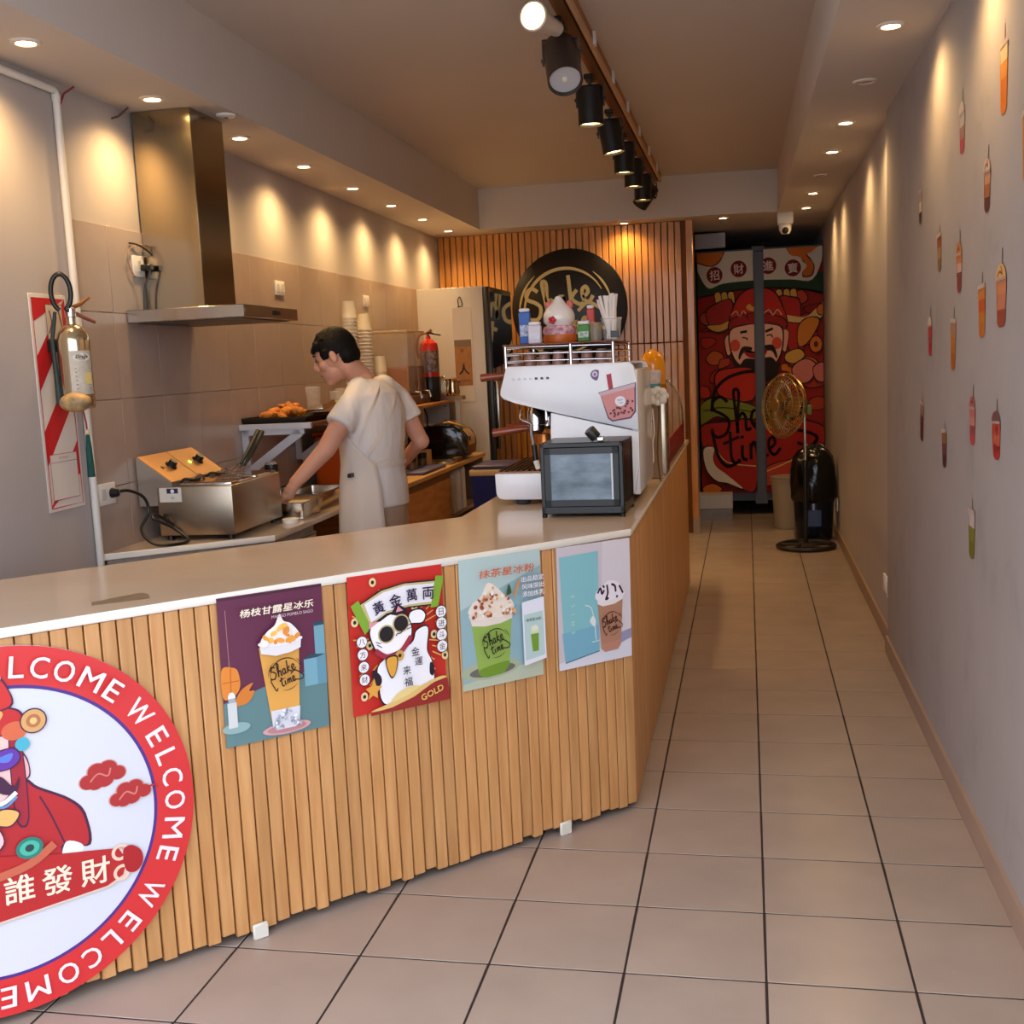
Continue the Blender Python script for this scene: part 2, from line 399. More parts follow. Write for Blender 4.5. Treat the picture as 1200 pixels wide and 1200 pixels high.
def head(y, label, tilt=(0, 0), lit=True, r=0.060, h=0.175, drop=0.085, grey=False):
    t = thing('track_spotlight', label, 'spotlight', (-0.70, y, ZC-0.060), 0, 'spot heads on the wooden rail')
    body = M_blackm if not grey else mat('head_bronze', (62, 50, 44), 0.4)
    MB().rbox((-0.022, -0.055, -0.022), (0.022, 0.055, 0.0), 0.004, 1).build('adapter', M_black, t)
    y1 = MB()
    for s in (-1, 1): y1.box((s*(r+0.004)-0.003, -0.010, -drop-0.055), (s*(r+0.004)+0.003, 0.010, -drop+0.04))
    y1.box((-r-0.007, -0.010, -drop+0.04), (r+0.007, 0.010, -drop+0.045)); y1.box((-0.006, -0.006, -drop+0.045), (0.006, 0.006, -0.02))
    y1.build('yoke', body, t)
    c = MB().lathe([(0.0, 0.055), (r*0.9, 0.055), (r, 0.048), (r, -h+0.055), (r*0.93, -h+0.055), (r*0.9, -h+0.075), (0.0, -h+0.085)], 28, caps=False)
    can = c.build('can', body, t, (0, 0, -drop-0.02), (tilt[0], tilt[1], 0))
    lens = MB().lathe([(0.0, 0.0), (r*0.88, 0.0)], 24, caps=False).build('lens', lens_lit if lit else mat('reflector', (215, 220, 228), 0.25, 0.3), can, (0, 0, -h+0.068))
    if not lit:
        MB().lathe([(0.0, -0.008), (0.010, -0.006), (0.013, 0.002)], 14).build('chip', mat('chip', (236, 232, 214), 0.3), can, (0, 0, -h+0.068))
    for s in (-1, 1): MB().cyl((s*r, 0, 0), (s*(r+0.014), 0, 0), 0.008, 10).build('pivot_knob', body, can)
    if lit: spot_lamp(can, (0, 0, -h+0.05), TRACK_W, math.radians(58), 0.8, (0, 0, -1))
    return t
head(4.66, 'nearest bronze spotlight tilted to the front, its lamp unlit', (math.radians(-38), math.radians(-12)), False, 0.070, 0.215, 0.095, True)
for y, nm in [(5.52, 'lit black spotlight right behind the tilted bronze one'), (6.32, 'third spotlight along the rail, black and tipped slightly sideways'),
              (7.02, 'fourth spotlight along the rail, black and hanging straight down'), (7.62, 'fifth spotlight along the rail, black, above the round sign'),
              (8.30, 'sixth black spotlight along the rail, last one lit')]:
    head(y, nm, (0, math.radians(-9) if y == 6.32 else 0))
head(8.78, 'last black spotlight at the rail end, tipped sideways and unlit', (math.radians(20), math.radians(40)), False)
t = thing('reflector_bulb', 'white reflector bulb glowing at the near end of the rail', 'bulb', (-0.70, 4.55, ZC-0.082))
q = Vector((-.20, -.97, -.05)).to_track_quat('-Z', 'Y').to_matrix().to_4x4()
MB().lathe([(0.0, 0.0), (0.030, 0.0), (0.033, -0.07), (0.048, -0.20), (0.054, -0.24), (0.048, -0.244)], 24, mx=q, caps=False).build('bulb_body', mat('bulb_white', (226, 216, 206), 0.3), t, (0, 0, -0.02))
MB().lathe([(0.0, -0.250), (0.03, -0.248), (0.048, -0.242)], 24, mx=q, caps=False).build('bulb_face', mat('bulb_glow', (255, 214, 150), 0.4, emit=3.0), t, (0, 0, -0.02))
MB().rbox((-0.022, -0.03, -0.024), (0.022, 0.03, 0.021), 0.004, 1).build('adapter', M_black, t)

# ------------------------------------------------------------------ slatted service counter
PC = Vector((-0.38, 3.582, 0)); CDV = Vector((0.6953, 0.7187, 0)); CNV = Vector((0.7187, -0.6953, 0))
def FP(t, z=0, d=0): return PC+CDV*t+CNV*d+Vector((0, 0, z))
FANG = math.atan2(CDV.y, CDV.x)
ct = thing('service_counter', 'long pine slatted service counter with an angled front', 'counter', tuple(PC))
def loc2(p): return (p[0]-PC.x, p[1]-PC.y)
inner = [FP(-2.72, 0, -0.03), FP(-0.012, 0, -0.03), Vector((-0.41, 7.28, 0)), Vector((-1.0, 7.28, 0)), Vector((-1.0, 3.96, 0)), FP(-2.1, 0, -0.67)]
MB().prism([loc2(p) for p in inner], 0.075, 0.918).build('counter_body', mat('counter_board', (150, 110, 72), 0.7, var=0.1), ct)
kick = [FP(-2.7, 0, -0.10), FP(-0.05, 0, -0.10), Vector((-0.48, 7.2, 0)), Vector((-0.95, 7.2, 0)), Vector((-0.95, 4.0, 0)), FP(-2.1, 0, -0.6)]
MB().prism([loc2(p) for p in kick], 0.0, 0.075).build('kickboard', M_dark, ct)
p = 0.0386; w = 0.0352
sl = [MB().prism([(0, 0), (w, 0), (w, -0.022), (0, -0.022)], z0, 0.919, bev=0.0025, seg=1).mesh('slat', M_slat) for z0 in (0.018, 0.024, 0.030)]
nf = 70
for k in range(nf):
    q = FP(-p*(k+1)+0.003, 0, -0.024)-PC
    put('slat', random.choice(sl), ct, tuple(q), (0, 0, FANG))
ns = 95
sd_ = [MB().prism([(0, 0), (0.0325, 0), (0.0325, -0.022), (0, -0.022)], z0, 0.919, bev=0.003, seg=1).mesh('slat', M_slat) for z0 in (0.018, 0.026)]
for k in range(ns):
    put('slat', random.choice(sd_), ct, (-0.024, 0.006+p*k, 0), (0, 0, PI/2))
for tt in (-1.325, -0.305):
    q = FP(tt, 0, 0.001)-PC
    b = MB(); b.rbox((-0.021, -0.012, 0.0), (0.021, 0.0, 0.042), 0.003, 1)
    b.build('foot_bracket', mat('bracket_white', (214, 210, 200), 0.5), ct, tuple(q), (0, 0, FANG))
# worktop slab
slab = [FP(-2.745, 0, 0.004), FP(0.006, 0, 0.004), Vector((-0.372, 7.3, 0)), Vector((-1.02, 7.3, 0)), Vector((-1.02, 3.927, 0)), FP(-2.07, 0, -0.70), Vector((-2.325, 1.62, 0))]
mb = MB().prism([loc2(p_) for p_ in slab], 0.9195, 0.943, bev=0.002, seg=1)
root = thing('countertop', 'beige stone countertop with a white front edge over the slats', 'countertop', tuple(PC))
o = mb.build('slab', [M_slab, M_slabw], root)
for f in o.data.polygons:
    if f.normal.dot(CNV) > 0.6: f.material_index = 1
q = MB().prism([(-1.624-PC.x, 2.504-PC.y), (-1.556-PC.x, 2.62-PC.y), (-1.52-PC.x, 2.6-PC.y), (-1.487-PC.x, 2.55-PC.y), (-1.54-PC.x, 2.51-PC.y), (-1.60-PC.x, 2.468-PC.y)], 0.9425, 0.9433)
q.build('tape_residue', mat('tape_residue', (112, 94, 76), 0.6, var=0.15, vscale=40), root)

# ------------------------------------------------------------------ printed matter
def frame_on_counter(t, z, d=0.0035):
    o = FP(t, z, d); return o
def counter_sheet(name, label, t, z, w, h, edge, d=0.0052, lean=0.0):
    r = bpy.data.objects.new(name, None); COL.objects.link(r); tag(r, label, 'poster', 'drink posters on the counter front')
    o = FP(t, z, d)
    m = Matrix((CDV, Vector((0, 0, 1)), CNV)).transposed().to_4x4(); m.translation = o
    r.matrix_world = m @ Matrix.Rotation(lean, 4, 'Z')
    MB().box((0, 0, 0), (w, h, 0.0008)).build('sheet', edge, r)
    return r
SH = [[(.42,.78),(.30,.92),(.12,.86),(.08,.68),(.26,.52),(.36,.34),(.24,.10),(.02,.06),(-.08,.2)],
      [(.48,.05),(.60,.5),(.72,.92),(.62,.98),(.56,.6),(.5,.05)], [(.54,.3),(.68,.45),(.74,.35),(.70,.08),(.80,.08)],
      [(1.08,.40),(.94,.44),(.85,.24),(.92,.06),(1.03,.16),(1.08,.42),(1.05,.12),(1.14,.06)],
      [(1.19,.05),(1.30,.55),(1.38,.92)], [(1.48,.46),(1.27,.28),(1.44,.05),(1.54,.08)],
      [(1.58,.20),(1.76,.30),(1.74,.46),(1.62,.40),(1.58,.16),(1.70,.04),(1.86,.16)]]
TI = [[(.12,.80),(.02,.2),(.10,.04),(.2,.1)], [(-.10,.56),(.30,.64)], [(.34,.42),(.29,.14),(.38,.06)], [(.37,.60),(.385,.64)],
      [(.48,.06),(.55,.42)], [(.52,.3),(.64,.44),(.66,.06)], [(.66,.3),(.80,.44),(.80,.12),(.9,.06)],
      [(.96,.20),(1.12,.30),(1.10,.46),(.99,.40),(.96,.16),(1.06,.04),(1.22,.16)]]
def logo(a, c, r, col, lw, arc=True, side=True, tim=True):
    """round script mark: arc, rising 'Shake', 'time' below, shaker outline at the side"""
    rot = math.radians(17)
    def pt(x, y, ox, oy, s):
        x, y = ox+x*s, oy+y*s
        return (c[0]+(x*math.cos(rot)-y*math.sin(rot))*r, c[1]+(x*math.sin(rot)+y*math.cos(rot))*r)
    for st in SH: a.line([pt(x, y, -0.86, -0.02, 0.86) for x, y in st], lw*r, col, 5)
    if tim:
        for st in TI: a.line([pt(x, y, -0.44, -0.66, 0.76) for x, y in st], lw*r, col, 5)
    if arc:
        a.line([(c[0]+r*math.cos(t), c[1]+r*math.sin(t)) for t in [math.radians(v) for v in range(196, 22, -12)]], lw*r*0.9, col, 2, True)
        a.line([(c[0]+r*1.12*math.cos(t), c[1]+r*1.12*math.sin(t)) for t in [math.radians(v) for v in range(180, 128, -10)]], lw*r*0.6, col, 2, True)
        a.line([(c[0]+r*1.12*math.cos(t), c[1]+r*1.12*math.sin(t)) for t in [math.radians(v) for v in range(52, 10, -8)]], lw*r*0.6, col, 2, True)
        a.line([(c[0]+r*0.98*math.cos(t), c[1]+r*0.98*math.sin(t)) for t in [math.radians(v) for v in range(255, 318, 10)]], lw*r*0.6, col, 2, True)
    if side:
        a.line([(c[0]+x*r, c[1]+y*r) for x, y in [(.30,-.02),(.52,.16),(.72,.10),(1.10,-.20),(1.04,-.42),(.76,-.44),(.5,-.40)]], lw*r*0.9, col, 4)
        a.line([(c[0]+x*r, c[1]+y*r) for x, y in [(-.70,-.18),(-.98,-.22),(-.86,-.56),(-.66,-.92),(-.58,-.74)]], lw*r*0.9, col, 4)
PW, PH = 0.290, 0.392
class Sheet:
    def __init__(s, w, h): s.w, s.h = w, h; s.a = Art(base=0.0009)
    def p(s, pts): return [(x*s.w, y*s.h) for x, y in pts]
    def poly(s, pts, c): s.a.poly(s.p(pts), c)
    def blob(s, pts, c): s.a.blob(s.p(pts), c)
    def line(s, pts, w, c, n=5): s.a.line(s.p(pts), w*s.w, c, n)
    def rect(s, x0, y0, x1, y1, c): s.poly([(x0,y0),(x1,y0),(x1,y1),(x0,y1)], c)
    def ell(s, x, y, rx, ry, c, rot=0): s.a.ell((x*s.w, y*s.h), rx*s.w, ry*s.w, c, 26, rot)
    def text(s, t, x, y, h, c, **k): s.a.text(t, (x*s.w, y*s.h), h*s.h, c, **k)
    def new(s): b = s.a; s.a = Art(base=b.d); return b
def crumbs(sh, x0, x1, y0, y1, n, cols, r):
    for _ in range(n):
        t = random.random(); x = x0+(x1-x0)*t; top = y0+(y1-y0)*math.sin(PI*t)**0.7
        y = y0+(top-y0)*random.random(); sh.ell(x, y, r*random.uniform(.6, 1.3), r*random.uniform(.5, 1), random.choice(cols), random.random()*3)
# poster of the mango drink
r = counter_sheet('drink_poster', 'purple poster of an orange mango drink with white topping', -1.376, 0.538, PW, PH+0.002, ink((94, 40, 66)), lean=-0.012)
s = Sheet(PW, PH)
s.rect(0, 0, 1, 1, (96, 40, 68)); s.poly([(0,0),(1,0),(1,.42),(.6,.40),(.25,.34),(0,.30)], (94, 128, 132))
s.rect(0, .985, 1, 1, (70, 26, 48)); s.a.line([(0.02, PH*.92), (0.022, 0.16)], 0.0012, (190, 140, 130), 1)
s.rect(.90, .50, 1.0, .74, (112, 160, 178)); s.rect(.90, .72, 1.0, .745, (40, 70, 86)); s.rect(.78, .31, .91, .50, (118, 166, 184)); s.rect(.91, .31, 1.0, .51, (98, 146, 166)); s.poly([(.78,.50),(.91,.50),(1,.515),(.84,.53)], (44, 74, 90))
s.blob([(0,.34),(.10,.34),(.16,.40),(.15,.50),(.10,.535),(0,.53)], (220, 132, 50)); s.line([(0,.44),(.15,.44)], .008, (180, 96, 30)); s.line([(.07,.35),(.08,.53)], .008, (180, 96, 30))
s.blob([(.10,.28),(.22,.28),(.29,.35),(.24,.36),(.28,.41),(.16,.37)], (206, 120, 46))
s.ell(.10, .125, .13, .05, (140, 170, 172)); s.rect(.03, .13, .115, .30, (204, 206, 206)); s.ell(.073, .335, .035, .05, (226, 226, 222)); s.rect(.04, .30, .106, .33, (160, 170, 176))
s.new().build('printed_backdrop', r)
s.ell(.575, .055, .235, .055, (206, 156, 158)); s.ell(.575, .055, .19, .04, (186, 128, 134))
s.poly([(.35,.635),(.74,.635),(.70,.075),(.66,.055),(.48,.055),(.44,.075)], (222, 162, 78))
s.poly([(.44,.075),(.48,.052),(.66,.052),(.70,.075),(.714,.19),(.43,.19)], (214, 214, 222))
crumbs(s, .44, .70, .07, .19, 46, [(150, 156, 176), (236, 236, 240), (176, 180, 196)], .016)
s.poly([(.345,.66),(.745,.66),(.735,.60),(.64,.58),(.5,.57),(.355,.60)], (226, 222, 226)); s.ell(.545, .665, .215, .04, (236, 234, 238))
s.blob([(.36,.67),(.42,.74),(.50,.78),(.55,.85),(.585,.80),(.66,.77),(.73,.68),(.55,.645)], (238, 232, 228))
crumbs(s, .38, .72, .66, .78, 22, [(236, 158, 60), (244, 190, 90), (226, 140, 60), (240, 232, 226)], .034)
logo(s.a, (.565*PW, .44*PH), .150*PW, (40, 26, 16), 0.085)
s.new().build('printed_cup', r)
s.text('杨枝甘露星冰乐', .52, .895, .052, (240, 228, 206), w=.70*PW, bold=0.02, shear=0.15)
s.text('MANGO POMELO SAGO', .66, .843, .020, (214, 196, 200), w=.40*PW)
s.new().build('lettering', r)
# poster of the beckoning cat
r = counter_sheet('lucky_cat_poster', 'red poster of a white cat in sunglasses under a scroll', -1.012, 0.541, 0.300, PH, ink((196, 44, 36)), lean=-0.016)
w2 = 0.300; s = Sheet(w2, PH); RED = (200, 46, 38); INK = (38, 26, 40)
s.rect(0, 0, 1, 1, RED)
for k in range(46):
    a = 2*PI*k/46+0.05; ca, sa = math.cos(a), math.sin(a)*0.8
    r0 = random.uniform(.30, .42); r1 = r0+random.uniform(.06, .16)
    q = [(.5+ca*x, .52+sa*x) for x in (r0, r1)]
    if all(0.02 < x < .98 and .02 < y < .98 for x, y in q): s.line(q, .012, (238, 178, 96), 1)
for x, y in [(.24,.945),(.04,.68),(.18,.50),(.10,.14),(.92,.84),(.66,.73),(.86,.50),(.97,.33)]:
    s.ell(x, y, .036, .042, (226, 204, 150)); s.ell(x, y, .016, .018, INK)
s.new().build('printed_backdrop', r)
s.poly([(.08,.80),(.30,.885),(.56,.915),(.95,.90),(.90,.715),(.60,.725),(.36,.70),(.17,.62)], INK)
s.poly([(.10,.80),(.32,.878),(.56,.905),(.93,.89),(.885,.725),(.60,.735),(.36,.71),(.18,.64)], (196, 182, 130))
s.poly([(.14,.80),(.34,.865),(.56,.89),(.88,.876),(.845,.745),(.60,.75),(.37,.726),(.20,.665)], (236, 232, 240))
s.poly([(.0,.80),(.08,.835),(.20,.63),(.13,.585)], (128, 166, 52)); s.poly([(.90,.93),(.985,.92),(.915,.70),(.83,.70)], (128, 166, 52))
s.new().build('printed_scroll', r)
s.blob([(.26,.36),(.24,.20),(.28,.06),(.45,.03),(.70,.07),(.84,.14),(.83,.30),(.78,.40),(.80,.57),(.66,.56),(.60,.46)], INK)
s.blob([(.27,.36),(.25,.20),(.29,.07),(.45,.04),(.70,.08),(.83,.15),(.82,.30),(.77,.40),(.79,.56),(.67,.55),(.60,.46)], (242, 240, 246))
s.blob([(.19,.32),(.27,.27),(.27,.21),(.20,.20)], INK); s.blob([(.80,.30),(.84,.27),(.83,.20),(.79,.22)], INK)
s.blob([(.58,.62),(.60,.70),(.72,.71),(.78,.66),(.74,.60),(.66,.60)], INK); s.blob([(.595,.625),(.61,.69),(.71,.70),(.765,.66),(.735,.61),(.66,.61)], (244, 242, 248))
s.blob([(.17,.58),(.20,.66),(.28,.67),(.40,.71),(.53,.69),(.60,.64),(.62,.55),(.57,.46),(.45,.42),(.32,.41),(.22,.46)], INK)
s.blob([(.18,.58),(.21,.65),(.28,.66),(.40,.70),(.53,.68),(.59,.635),(.61,.55),(.56,.47),(.45,.43),(.32,.42),(.23,.47)], (246, 244, 248))
s.poly([(.40,.70),(.47,.775),(.58,.715),(.54,.665)], INK); s.poly([(.455,.71),(.48,.755),(.53,.715)], (226, 150, 160))
s.poly([(.17,.62),(.17,.665),(.28,.665)], (226, 150, 160))
for x, y in [(.345,.565),(.50,.625)]: s.ell(x, y, .088, .088, (196, 176, 130)); s.ell(x, y, .074, .074, (34, 28, 34))
s.line([(.44,.54),(.46,.555),(.49,.555),(.51,.57)], .010, INK); s.line([(.24,.50),(.29,.475)], .008, INK); s.line([(.23,.52),(.28,.505)], .008, INK); s.line([(.56,.60),(.60,.61)], .008, INK); s.line([(.56,.575),(.60,.585)], .008, INK)
s.line([(.22,.46),(.34,.40),(.48,.42),(.60,.52)], .05, (158, 48, 66)); s.ell(.47, .395, .045, .05, (206, 160, 80)); s.ell(.47, .395, .018, .018, INK)
s.blob([(.32,.34),(.33,.40),(.44,.40),(.44,.32),(.40,.25),(.36,.25)], INK); s.blob([(.33,.34),(.34,.39),(.43,.39),(.43,.32),(.40,.26),(.365,.26)], (222, 160, 62))
s.poly([(.10,.20),(.16,.215),(.19,.27),(.21,.21),(.27,.20),(.22,.165),(.22,.12),(.17,.145),(.12,.12),(.14,.165)], (226, 160, 70))
s.blob([(.14,.03),(.40,.075),(.66,.14),(.88,.185),(.96,.17),(.80,.145),(.60,.075),(.36,.03)], (224, 188, 116)); s.blob([(.36,.07),(.44,.13),(.58,.155),(.66,.14),(.50,.09)], (232, 206, 140))
s.poly([(.14,.02),(.36,.03),(.60,.075),(.80,.145),(.97,.165),(.99,.06),(.99,.0),(.14,.0)], (150, 44, 40))
s.new().build('printed_cat', r)
for k, ch in enumerate('黃金萬両'):
    s.text(ch, .27+.175*k, [.765, .80, .82, .815][k], .088, (36, 26, 60), rot=[.28, .18, .06, -.04][k], bold=0.015)
s.new().build('title_lettering', r)
for k, ch in enumerate('日进斗金'):
    s.ell(.925-.002*k, .665-.085*k, .062, .062, INK); s.ell(.925-.002*k, .665-.085*k, .055, .055, (236, 232, 236)); s.text(ch, .925-.002*k, .665-.085*k, .05, INK)
s.new().build('side_lettering', r)
for k, ch in enumerate('八方来财'):
    s.ell(.075+.002*k, .545-.090*k, .058, .058, INK); s.ell(.075+.002*k, .545-.090*k, .051, .051, (236, 232, 236)); s.text(ch, .075+.002*k, .545-.090*k, .046, INK)
s.new().build('side_lettering', r)
for ch, x, y, h in [('金', .62, .41, .062), ('運', .65, .335, .058), ('来', .52, .285, .062), ('福', .53, .20, .065)]: s.text(ch, x, y, h, (30, 24, 50), bold=0.01)
s.new().build('belly_lettering', r)
s.text('GOLD', .78, .085, .045, (226, 186, 100), rot=.28, w=.25*w2, bold=0.03)
s.new().build('lettering', r)
# poster of the matcha drink
r = counter_sheet('drink_poster', 'pale blue poster of a green matcha drink with crumbs on top', -0.655, 0.539, 0.291, PH-0.002, ink((160, 184, 186)), lean=-0.014)
s = Sheet(0.291, PH-0.002)
s.rect(0, 0, 1, 1, (178, 200, 200)); s.poly([(0,.62),(1,.88),(1,.1),(0,.0)], (146, 178, 186)); s.poly([(0,0),(1,0),(1,.14),(0,.05)], (184, 192, 170))
s.new().build('printed_backdrop', r)
s.ell(.34, .13, .36, .10, (168, 178, 150)); s.ell(.36, .12, .28, .06, (108, 104, 100))
s.poly([(.12,.55),(.62,.55),(.57,.15),(.50,.085),(.26,.075),(.19,.12)], (146, 176, 84)); s.blob([(.20,.14),(.56,.17),(.50,.09),(.36,.075),(.25,.08)], (112, 148, 48))
s.poly([(.10,.56),(.64,.58),(.62,.50),(.48,.475),(.28,.47),(.13,.49)], (232, 218, 208)); s.ell(.37, .565, .275, .06, (238, 228, 218))
s.blob([(.10,.58),(.14,.66),(.24,.70),(.33,.80),(.44,.76),(.52,.70),(.62,.64),(.63,.57),(.36,.54)], (236, 222, 208))
crumbs(s, .12, .62, .55, .76, 70, [(190, 116, 70), (222, 170, 120), (244, 236, 226), (156, 74, 52), (240, 226, 210)], .022)
s.poly([(.60,.68),(.635,.68),(.70,.80),(.67,.80)], (206, 146, 84)); s.blob([(.52,.70),(.55,.78),(.58,.71)], (52, 84, 48))
logo(s.a, (.36*.291, .34*PH), .150*.291, (30, 32, 20), 0.085)
s.new().build('printed_cup', r)
s.poly([(.69,.62),(.97,.64),(.985,.15),(.70,.12)], (226, 226, 238)); s.poly([(.71,.52),(.955,.53),(.965,.18),(.72,.16)], (182, 206, 206))
s.poly([(.79,.36),(.89,.36),(.885,.22),(.81,.22)], (116, 154, 52)); s.poly([(.79,.40),(.89,.40),(.89,.36),(.79,.36)], (206, 218, 176)); s.ell(.84, .405, .045, .03, (224, 226, 206))
s.text('抹茶星冰粉', .83, .475, .026, (60, 70, 60), w=.19*.291); 
s.new().build('printed_bag', r)
s.text('抹茶星冰粉', .52, .885, .062, (206, 92, 44), w=.68*.291, bold=0.015, shear=0.1)
s.new().build('title_lettering', r)
for k, tx in enumerate(('出品稳定', '风味突出', '添加炼乳')):
    s.text(tx, .83, .80-.058*k, .042, (96, 92, 130), w=.28*.291, bold=0.05); s.text(tx, .83, .80-.058*k, .042, (240, 240, 246), w=.28*.291, bold=0.012); s.new().build('side_lettering', r)
# poster of the coffee drink
r = counter_sheet('drink_poster', 'white and turquoise poster of a brown iced coffee with swirls', -0.303, 0.532, 0.293, PH-0.004, ink((206, 200, 206)), lean=-0.016)
s = Sheet(0.293, PH-0.004)
s.rect(0, 0, 1, 1, (204, 194, 202)); s.poly([(.56,.0),(1,.0),(1,1),(.62,1)], (214, 206, 214)); s.poly([(0,.0),(1,.0),(1,.16),(0,.06)], (216, 216, 228)); s.poly([(.80,.12),(1,.16),(1,.24),(.86,.22)], (150, 148, 180))
s.poly([(.03,.92),(.55,.93),(.545,.10),(.08,.055)], (132, 190, 200)); s.poly([(.05,.30),(.545,.32),(.545,.10),(.08,.055)], (120, 176, 200)); s.line([(.08,.055),(.545,.10)], .012, (70, 110, 130), 1)
s.line([(.36,.50),(.44,.47),(.48,.36),(.50,.20)], .014, (206, 222, 226)); s.blob([(.42,.36),(.46,.40),(.50,.36),(.48,.31)], (226, 230, 230)); s.line([(.44,.185),(.54,.19)], .012, (200, 220, 228), 1)
s.new().build('printed_backdrop', r)
s.poly([(.53,.50),(.88,.51),(.84,.12),(.80,.085),(.62,.08),(.57,.11)], (176, 128, 104)); s.poly([(.57,.11),(.62,.08),(.80,.085),(.84,.12),(.85,.16),(.575,.15)], (186, 132, 112))
s.poly([(.52,.52),(.89,.53),(.88,.50),(.76,.47),(.60,.465),(.53,.49)], (232, 224, 222))
s.blob([(.51,.53),(.52,.60),(.60,.64),(.68,.67),(.80,.655),(.88,.59),(.90,.53),(.70,.50)], (234, 226, 236))
for q in [[(.53,.58),(.57,.62),(.59,.57),(.62,.60)], [(.66,.64),(.67,.57),(.64,.52),(.68,.53)], [(.72,.64),(.77,.62),(.78,.57)], [(.83,.62),(.86,.58),(.88,.55)], [(.80,.54),(.79,.52)], [(.60,.64),(.62,.62)]]: s.line(q, .024, (48, 28, 40), 4)
logo(s.a, (.705*.293, .31*PH), .130*.293, (70, 30, 22), 0.085)
s.new().build('printed_cup', r)
for k, ch in enumerate('SHILE'): s.text(ch, .17, .30+.075*k, .036, (206, 222, 200), rot=PI/2)
s.new().build('lettering', r)
# round welcome sign leaning on the slats
RW = 0.442; RWC = (-1.915, 0.462)
r = bpy.data.objects.new('welcome_sign', None); COL.objects.link(r); tag(r, 'large round red and white welcome sign on the counter front', 'sign')
m = Matrix((CDV, Vector((0, 0, 1)), CNV)).transposed().to_4x4(); m.translation = FP(RWC[0], RWC[1], 0.0015); r.matrix_world = m
MB().lathe([(0, 0), (RW, 0), (RW, 0.010), (0, 0.010)], 96, caps=False).build('disc', mat('sign_board_white', (208, 209, 220), 0.4), r)
a = Art(base=0.0101)
n = 120; ra = []
def ringp(a, r0, r1, col):
    a.d += a.step
    vs = []
    for k in range(n): t = 2*PI*k/n; vs += [(r0*math.cos(t), r0*math.sin(t), a.d), (r1*math.cos(t), r1*math.sin(t), a.d)]
    a.mb.add(vs, [(2*k, 2*k+1, 2*((k+1) % n)+1, 2*((k+1) % n)) for k in range(n)], a.mi(col))
ringp(a, 0.348, RW, (206, 48, 50)); ringp(a, 0.342, 0.350, (74, 44, 128)); a.build('rim_band', r)
a = Art(base=0.0108); offs = [0, -11.5, -20, -28, -37, -47.5, -57]
for w_ in range(5):
    for ch, of in zip('WELCOME', offs):
        t = math.radians(34-72*w_+of if w_ < 4 else 100+of*0.92); a.text(ch, (0.394*math.cos(t), 0.394*math.sin(t)), 0.050, (236, 222, 226), rot=t-PI/2, bold=0.012, w={'W':.062,'M':.052,'E':.034,'L':.032,'C':.040,'O':.046}[ch])
a.build('lettering', r)
a = Art(base=0.0104)   # the red-robed figure
OL = (70, 24, 60)
def B(pts, c, o=True):
    if o:
        P = smoothpath([(x, y, 0) for x, y in pts], 5, True); cx = sum(p_.x for p_ in P)/len(P); cy = sum(p_.y for p_ in P)/len(P)
        a.poly([(cx+(p_.x-cx)*1.02+math.copysign(.0022, p_.x-cx), cy+(p_.y-cy)*1.02+math.copysign(.0022, p_.y-cy)) for p_ in P], OL)
    a.blob(pts, c)
mir = lambda pts: [(-x-0.11, y) for x, y in pts]
rb = [(-.055,.12),(.04,.12),(.075,.09),(.14,.045),(.172,.0),(.176,-.075),(.12,-.06),(.11,-.085),(.04,-.11),(-.055,-.13)]
B(rb+mir(rb)[::-1], (176, 38, 44)); 
for q in ([(.08,.07),(.10,.02),(.125,-.06)],): a.line(q, .004, OL)
a.blob([(.115,-.085),(.13,-.055),(.165,-.075),(.15,-.105),(.12,-.10)], (226, 232, 240))
fc = [(-.055,.25),(.01,.245),(.035,.20),(.03,.12),(.0,.08),(-.055,.07)]
B(fc+mir(fc)[::-1], (234, 190, 186)); B([(.03,.21),(.058,.17),(.062,.13),(.045,.12),(.028,.14)], (222, 170, 172))
B([(.028,.22),(.05,.215),(.05,.03),(.026,.035)], (156, 34, 52))
ht = [(-.055,.30),(.005,.30),(.05,.285),(.06,.255),(.05,.235),(.0,.235),(-.055,.225)]
B(ht+mir(ht)[::-1], (190, 40, 42)); tp = [(-.055,.40),(.0,.385),(.03,.35),(.035,.30),(-.055,.295)]; B(tp+mir(tp)[::-1], (198, 44, 44))
a.blob([(-.02,.285),(.0,.30),(.02,.285),(.0,.262)], (222, 168, 96)); a.ell((.04, .24), .028, .022, (206, 100, 66))
a.ell((.083, .255), .030, .030, OL); a.ell((.083, .255), .027, .027, (206, 158, 100)); a.ell((.083, .255), .016, .016, (176, 110, 70)); a.ell((.083, .255), .008, .008, (226, 186, 120))
a.ell((.054, .205), .016, .016, (70, 168, 190))
B([(-.02,.19),(.03,.20),(.045,.175),(.02,.155),(-.02,.16)], (96, 50, 156)); a.blob([(-.01,.18),(.03,.19),(.02,.17)], (90, 120, 206))
a.blob([(-.03,.135),(.0,.14),(.025,.11),(.04,.13),(.03,.095),(.005,.095),(-.02,.115)], (64, 26, 60)); a.line([(-.04,.09),(-.005,.075),(.03,.095)], .010, (240, 240, 246)); a.line([(-.04,.085),(.0,.066),(.03,.085)], .006, (90, 140, 190))
B([(-.03,.05),(.0,.06),(.03,.045),(.01,.02),(-.02,.03)], (224, 172, 100)); B([(-.06,.04),(-.02,.02),(-.01,-.02),(-.05,-.04)], (236, 186, 188))
a.line([(-.05,-.10),(.04,-.085),(.10,-.05)], .020, (190, 96, 72), 4); a.ell((.045, -.045), .030, .026, (40, 120, 110)); a.ell((.045, -.045), .022, .018, (70, 176, 150)); a.ell((.045, -.045), .010, .009, (40, 60, 70))
a.build('printed_figure', r)
a = Art(base=0.0150)
